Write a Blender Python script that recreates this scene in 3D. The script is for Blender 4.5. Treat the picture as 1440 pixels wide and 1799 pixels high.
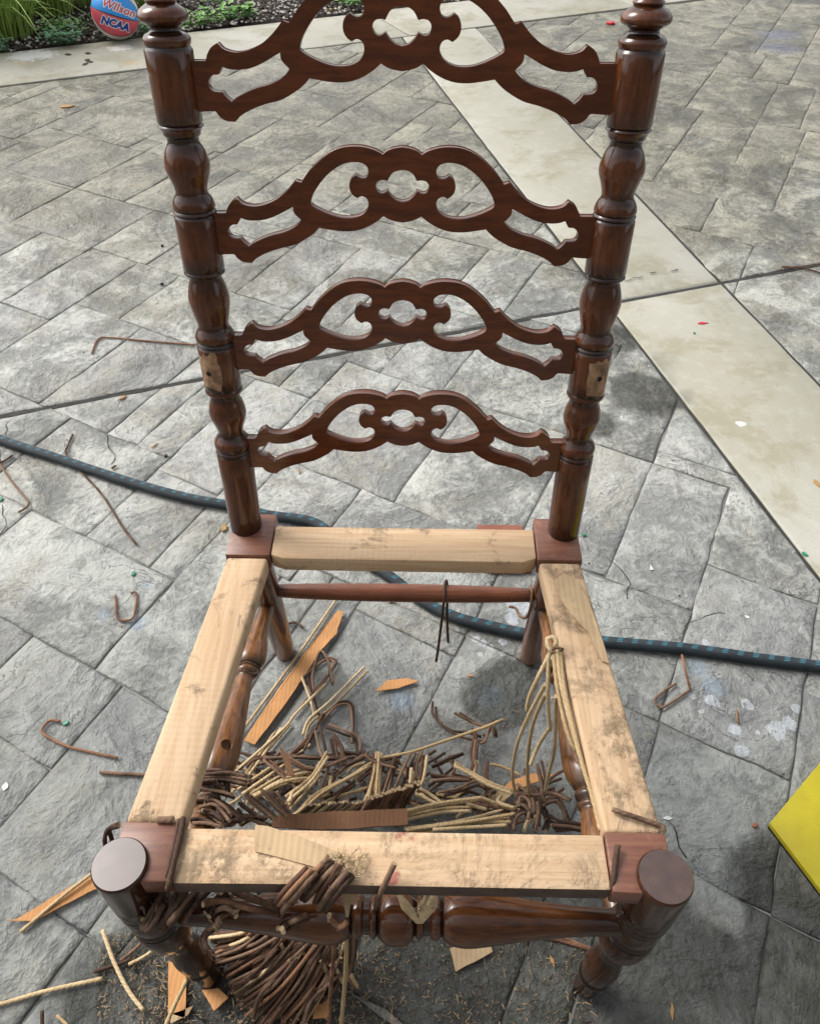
import bpy, bmesh, math, random
from mathutils import Vector, Matrix, noise
R = math.radians
for o in list(bpy.data.objects): bpy.data.objects.remove(o)
scene = bpy.context.scene
COL = scene.collection

# ---------------------------------------------------------------- camera
CAM = Vector((0.02349842, -0.50103752, 1.17069263))
RIGHT = Vector((0.999748654, 0.0224191552, 0.000105270794))
UP = Vector((-0.01578462, 0.7005415, 0.71343707))
FWD = Vector((-0.01592091, 0.71325941, -0.7007193))
FPX = 1392.0143
cam = bpy.data.cameras.new('camera'); camo = bpy.data.objects.new('camera', cam); COL.objects.link(camo)
camo.matrix_world = Matrix(((RIGHT.x, UP.x, -FWD.x, CAM.x), (RIGHT.y, UP.y, -FWD.y, CAM.y), (RIGHT.z, UP.z, -FWD.z, CAM.z), (0, 0, 0, 1)))
cam.sensor_fit = 'HORIZONTAL'; cam.sensor_width = 36; cam.lens = 36 * FPX / 1440
cam.clip_start = 0.02; cam.clip_end = 400
scene.camera = camo

# ---------------------------------------------------------------- sky, sun, exposure
SUN_EL, SUN_AZ = 46, -62          # degrees; azimuth measured from +Y towards +X
w = bpy.data.worlds.new('World'); scene.world = w; w.use_nodes = True
wn = w.node_tree; wn.nodes.clear()
sky = wn.nodes.new('ShaderNodeTexSky'); sky.sky_type = 'NISHITA'; sky.sun_disc = False
sky.sun_elevation = R(SUN_EL); sky.sun_rotation = R(SUN_AZ); sky.air_density = 1.0; sky.dust_density = 4.0; sky.ozone_density = 1.0
hs = wn.nodes.new('ShaderNodeHueSaturation'); hs.inputs['Saturation'].default_value = 0.22
bg = wn.nodes.new('ShaderNodeBackground'); bg.inputs['Strength'].default_value = 0.15
wo = wn.nodes.new('ShaderNodeOutputWorld')
wn.links.new(sky.outputs[0], hs.inputs['Color']); wn.links.new(hs.outputs[0], bg.inputs['Color']); wn.links.new(bg.outputs[0], wo.inputs['Surface'])
sl = bpy.data.lights.new('sun', 'SUN'); sl.energy = 1.15; sl.angle = R(26); sl.color = (1.0, 0.96, 0.9)
so = bpy.data.objects.new('sun', sl); COL.objects.link(so)
sd = Vector((math.sin(R(SUN_AZ)) * math.cos(R(SUN_EL)), math.cos(R(SUN_AZ)) * math.cos(R(SUN_EL)), math.sin(R(SUN_EL))))
so.rotation_euler = sd.to_track_quat('Z', 'Y').to_euler(); so.location = (0, 3, 6)
vs = scene.view_settings
vs.view_transform = 'Standard'; vs.look = 'None'; vs.gamma = 1; vs.use_curve_mapping = False
vs.exposure = 0.78
scene.cycles.max_bounces = 6; scene.cycles.diffuse_bounces = 3; scene.cycles.glossy_bounces = 3

# ---------------------------------------------------------------- helpers
rnd = random.Random(11)
def Q(u, v, z=0.0):
    """photo pixel (1440 x 1799) to the point where its ray meets height z"""
    d = FWD + RIGHT * ((u - 720) / FPX) - UP * ((v - 899.5) / FPX)
    return CAM + d * ((z - CAM.z) / d.z)
def mesh(name, verts, faces, mat=None, smooth=False, uvs=None, mats=None, fm=None):
    me = bpy.data.meshes.new(name); me.from_pydata([tuple(v) for v in verts], [], faces)
    for m in (mats or ([mat] if mat else [])): me.materials.append(m)
    if fm: me.polygons.foreach_set('material_index', fm)
    if smooth: me.polygons.foreach_set('use_smooth', [True] * len(me.polygons))
    if uvs:
        l = me.uv_layers.new(name='UVMap'); l.data.foreach_set('uv', [c for f in uvs for uv in f for c in uv])
    me.update(); return me
def obj(name, me, parent=None):
    o = bpy.data.objects.new(name, me); COL.objects.link(o)
    if parent: o.parent = parent
    return o
def tag(o, label=None, cat=None, group=None, kind=None):
    if label: o['label'] = label
    if cat: o['category'] = cat
    if group: o['group'] = group
    if kind: o['kind'] = kind
    return o
def empty(name, loc=(0, 0, 0)):
    o = bpy.data.objects.new(name, None); o.location = loc; o.empty_display_size = 0.05; COL.objects.link(o); return o
def catmull(pts, step=0.01, closed=False):
    P = [Vector(p) for p in pts]; out = []
    if len(P) < 3:
        n = max(1, int((P[1] - P[0]).length / step)); return [P[0].lerp(P[1], i / n) for i in range(n + 1)]
    for i in range(len(P) - 1):
        p0 = P[i - 1] if i else P[0] * 2 - P[1]; p1, p2 = P[i], P[i + 1]
        p3 = P[i + 2] if i + 2 < len(P) else P[-1] * 2 - P[-2]
        n = max(1, int((p2 - p1).length / step))
        for k in range(n):
            t = k / n
            out.append(0.5 * ((2 * p1) + (p2 - p0) * t + (2 * p0 - 5 * p1 + 4 * p2 - p3) * t * t + (3 * p1 - p0 - 3 * p2 + p3) * t ** 3))
    out.append(P[-1]); return out
def tube(name, pts, r, mat, end_mat=None, n=8, step=0.01, jit=0.0, taper=None, twist=0.0):
    ph0 = rnd.uniform(0, 6)
    P = catmull(pts, step); V = []; F = []; U = []; FM = []
    t0 = (P[1] - P[0]).normalized(); nrm = t0.orthogonal().normalized(); L = 0
    for i, p in enumerate(P):
        t = (P[min(i + 1, len(P) - 1)] - P[max(i - 1, 0)])
        t = t.normalized() if t.length > 1e-9 else t0
        nrm = (nrm - t * nrm.dot(t)).normalized(); b = t.cross(nrm)
        rr = r * (taper(i / (len(P) - 1)) if taper else 1)
        for k in range(n):
            a = 2 * math.pi * k / n
            V.append(p + (nrm * math.cos(a) + b * math.sin(a)) * rr * (1 + rnd.uniform(-jit, jit) + (twist * math.cos(2 * a - ph0 - 2 * math.pi * i * step / 0.0115) if twist else 0)))
    ln = [0]
    for i in range(1, len(P)): ln.append(ln[-1] + (P[i] - P[i - 1]).length)
    for i in range(len(P) - 1):
        for k in range(n):
            k2 = (k + 1) % n
            F.append((i * n + k, i * n + k2, (i + 1) * n + k2, (i + 1) * n + k))
            U.append(((ln[i], k / n), (ln[i], (k + 1) / n), (ln[i + 1], (k + 1) / n), (ln[i + 1], k / n))); FM.append(0)
    F.append(tuple(range(n - 1, -1, -1))); U.append(tuple((0, 0) for _ in range(n))); FM.append(1 if end_mat else 0)
    F.append(tuple((len(P) - 1) * n + k for k in range(n))); U.append(tuple((0, 0) for _ in range(n))); FM.append(1 if end_mat else 0)
    me = mesh(name, V, F, mats=[mat] + ([end_mat] if end_mat else []), fm=FM, uvs=U)
    me.polygons.foreach_set('use_smooth', [True] * (len(F) - 2) + [False, False])
    return me
def lathe(name, prof, axis_fn, mat, n=40, sub=4, tone=None):
    """prof: list of (t, r, corner); axis_fn(t) -> (centre, e1, e2)"""
    pts = []
    for i in range(len(prof) - 1):
        a, b = prof[i], prof[i + 1]
        p0 = prof[i - 1] if i and not a[2] else a; p3 = prof[i + 2] if i + 2 < len(prof) and not b[2] else b
        for k in range(sub):
            s = k / sub
            m1 = (b[1] - p0[1]) / ((b[0] - p0[0]) or 1e-9) * (b[0] - a[0]); m2 = (p3[1] - a[1]) / ((p3[0] - a[0]) or 1e-9) * (b[0] - a[0])
            h = (2 * s ** 3 - 3 * s * s + 1) * a[1] + (s ** 3 - 2 * s * s + s) * m1 + (-2 * s ** 3 + 3 * s * s) * b[1] + (s ** 3 - s * s) * m2
            pts.append((a[0] + (b[0] - a[0]) * s, h))
    pts.append(prof[-1][:2])
    V = []; F = []
    for t, r in pts:
        c, e1, e2 = axis_fn(t)
        for k in range(n):
            a = 2 * math.pi * k / n; V.append(c + (e1 * math.cos(a) + e2 * math.sin(a)) * r)
    m = len(pts)
    for i in range(m - 1):
        for k in range(n):
            k2 = (k + 1) % n; F.append((i * n + k, i * n + k2, (i + 1) * n + k2, (i + 1) * n + k))
    F.append(tuple(range(n - 1, -1, -1))); F.append(tuple((m - 1) * n + k for k in range(n)))
    me = mesh(name, V, F, mat)
    me.polygons.foreach_set('use_smooth', [True] * (len(F) - 2) + [False, False])
    fix(me)
    if tone:
        at = me.attributes.new('tone', 'FLOAT', 'POINT'); at.data.foreach_set('value', [tone(t) for t, r in pts for _ in range(n)])
    return me
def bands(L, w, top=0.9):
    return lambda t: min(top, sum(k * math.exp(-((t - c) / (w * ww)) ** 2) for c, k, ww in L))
def fix(me):
    bm = bmesh.new(); bm.from_mesh(me); bmesh.ops.recalc_face_normals(bm, faces=bm.faces)
    for e in bm.edges:
        if len(e.link_faces) == 2 and e.calc_face_angle(0) > R(38): e.smooth = False
    bm.to_mesh(me); bm.free()
def slab(name, poly, z0, z1, mat, bev=0.002, seg=2, smooth=True, zf=None):
    """polygon (x,y) extruded from z0 to z1 with bevelled edges"""
    bm = bmesh.new(); vs_ = [bm.verts.new((p[0], p[1], z1)) for p in poly]; f = bm.faces.new(vs_)
    bm.normal_update()
    if f.normal.z < 0: f.normal_flip()
    r = bmesh.ops.extrude_face_region(bm, geom=[f]); ex = [v for v in r['geom'] if isinstance(v, bmesh.types.BMVert)]
    for v in ex: v.co.z = z1
    for v in vs_: v.co.z = z0
    bmesh.ops.recalc_face_normals(bm, faces=bm.faces)
    if bev: bmesh.ops.bevel(bm, geom=list(bm.edges), offset=bev, segments=seg, affect='EDGES', profile=0.5)
    if zf:
        for v in bm.verts: v.co.z += zf(v.co)
    me = bpy.data.meshes.new(name); bm.to_mesh(me); bm.free(); me.materials.append(mat)
    if smooth: me.polygons.foreach_set('use_smooth', [True] * len(me.polygons)); fix(me)
    return me

# ---------------------------------------------------------------- node helpers
class NT:
    def __init__(s, name, rough=0.6, spec=0.5):
        s.m = bpy.data.materials.new(name); s.m.use_nodes = True; s.t = s.m.node_tree; s.p = s.t.nodes['Principled BSDF']
        s.p.inputs['Roughness'].default_value = rough; s.p.inputs['Specular IOR Level'].default_value = spec
    def n(s, ty, **k):
        nd = s.t.nodes.new(ty)
        for a, b in k.items(): setattr(nd, a, b)
        return nd
    def l(s, a, b): s.t.links.new(a, b)
    def val(s, sock, v):
        if hasattr(v, 'is_output') or isinstance(v, bpy.types.NodeSocket): s.l(v, sock)
        else: sock.default_value = v
    def math(s, op, a, b=0.0, c=None, clamp=False):
        nd = s.n('ShaderNodeMath', operation=op, use_clamp=clamp); s.val(nd.inputs[0], a); s.val(nd.inputs[1], b)
        if c is not None: s.val(nd.inputs[2], c)
        return nd.outputs[0]
    def pos(s): return s.n('ShaderNodeNewGeometry').outputs['Position']
    def objco(s): return s.n('ShaderNodeTexCoord').outputs['Object']
    def rand(s): return s.n('ShaderNodeObjectInfo').outputs['Random']
    def vadd(s, a, b):
        nd = s.n('ShaderNodeVectorMath', operation='ADD'); s.val(nd.inputs[0], a); s.val(nd.inputs[1], b); return nd.outputs[0]
    def vmul(s, a, b):
        nd = s.n('ShaderNodeVectorMath', operation='MULTIPLY'); s.val(nd.inputs[0], a); s.val(nd.inputs[1], b); return nd.outputs[0]
    def scale(s, a, f):
        nd = s.n('ShaderNodeVectorMath', operation='SCALE'); s.l(a, nd.inputs[0]); s.val(nd.inputs['Scale'], f); return nd.outputs[0]
    def rot(s, a, ang):
        nd = s.n('ShaderNodeVectorRotate', rotation_type='EULER_XYZ'); s.l(a, nd.inputs[0]); nd.inputs['Rotation'].default_value = ang; return nd.outputs[0]
    def noise(s, vec, sc, det=4, ro=0.55, dist=0.0, out='Fac'):
        nd = s.n('ShaderNodeTexNoise'); s.l(vec, nd.inputs['Vector']); nd.inputs['Scale'].default_value = sc
        nd.inputs['Detail'].default_value = det; nd.inputs['Roughness'].default_value = ro; nd.inputs['Distortion'].default_value = dist
        return nd.outputs[out]
    def voro(s, vec, sc, feat='F1', out='Distance', rnd_=1.0):
        nd = s.n('ShaderNodeTexVoronoi', feature=feat); s.l(vec, nd.inputs['Vector']); nd.inputs['Scale'].default_value = sc
        nd.inputs['Randomness'].default_value = rnd_; return nd.outputs[out]
    def step(s, v, a, b):
        nd = s.n('ShaderNodeMapRange', interpolation_type='SMOOTHSTEP'); s.val(nd.inputs[0], v); nd.inputs[1].default_value = a; nd.inputs[2].default_value = b
        return nd.outputs[0]
    def mix(s, f, a, b, mode='MIX'):
        nd = s.n('ShaderNodeMix', data_type='RGBA', blend_type=mode); s.val(nd.inputs['Factor'], f)
        for k, v in ((6, a), (7, b)):
            if isinstance(v, (tuple, list)): nd.inputs[k].default_value = (*v[:3], 1)
            else: s.l(v, nd.inputs[k])
        return nd.outputs[2]
    def fmix(s, f, a, b):
        nd = s.n('ShaderNodeMix', data_type='FLOAT'); s.val(nd.inputs['Factor'], f); s.val(nd.inputs[2], a); s.val(nd.inputs[3], b); return nd.outputs[0]
    def bump(s, h, strength=0.5, dist=0.002, prev=None):
        nd = s.n('ShaderNodeBump'); s.l(h, nd.inputs['Height']); nd.inputs['Strength'].default_value = strength; nd.inputs['Distance'].default_value = dist
        if prev: s.l(prev, nd.inputs['Normal'])
        return nd.outputs[0]
    def spots(s, P, pts, wob=0.5, sc=30, soft=0.25):
        """union of noise-edged discs at world points [(x,y,r)]"""
        nz = s.noise(P, sc, 4, 0.6); acc = None
        for x, y, r in pts:
            d = s.n('ShaderNodeVectorMath', operation='DISTANCE'); s.l(s.vmul(P, (1, 1, 0)), d.inputs[0]); d.inputs[1].default_value = (x, y, 0)
            q = s.math('DIVIDE', d.outputs['Value'], r)
            q = s.math('ADD', q, s.math('MULTIPLY', s.math('SUBTRACT', nz, 0.5), wob * 2))
            m = s.math('SUBTRACT', 1.0, s.step(q, 1 - soft, 1.0))
            acc = m if acc is None else s.math('MAXIMUM', acc, m)
        return acc
    def out(s, col=None, rough=None, normal=None, **k):
        if col is not None: s.val(s.p.inputs['Base Color'], (*col, 1) if isinstance(col, tuple) else col)
        if rough is not None: s.val(s.p.inputs['Roughness'], rough)
        if normal is not None: s.l(normal, s.p.inputs['Normal'])
        for a, b in k.items(): s.val(s.p.inputs[a.replace('_', ' ')], b)
        return s.m

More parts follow.
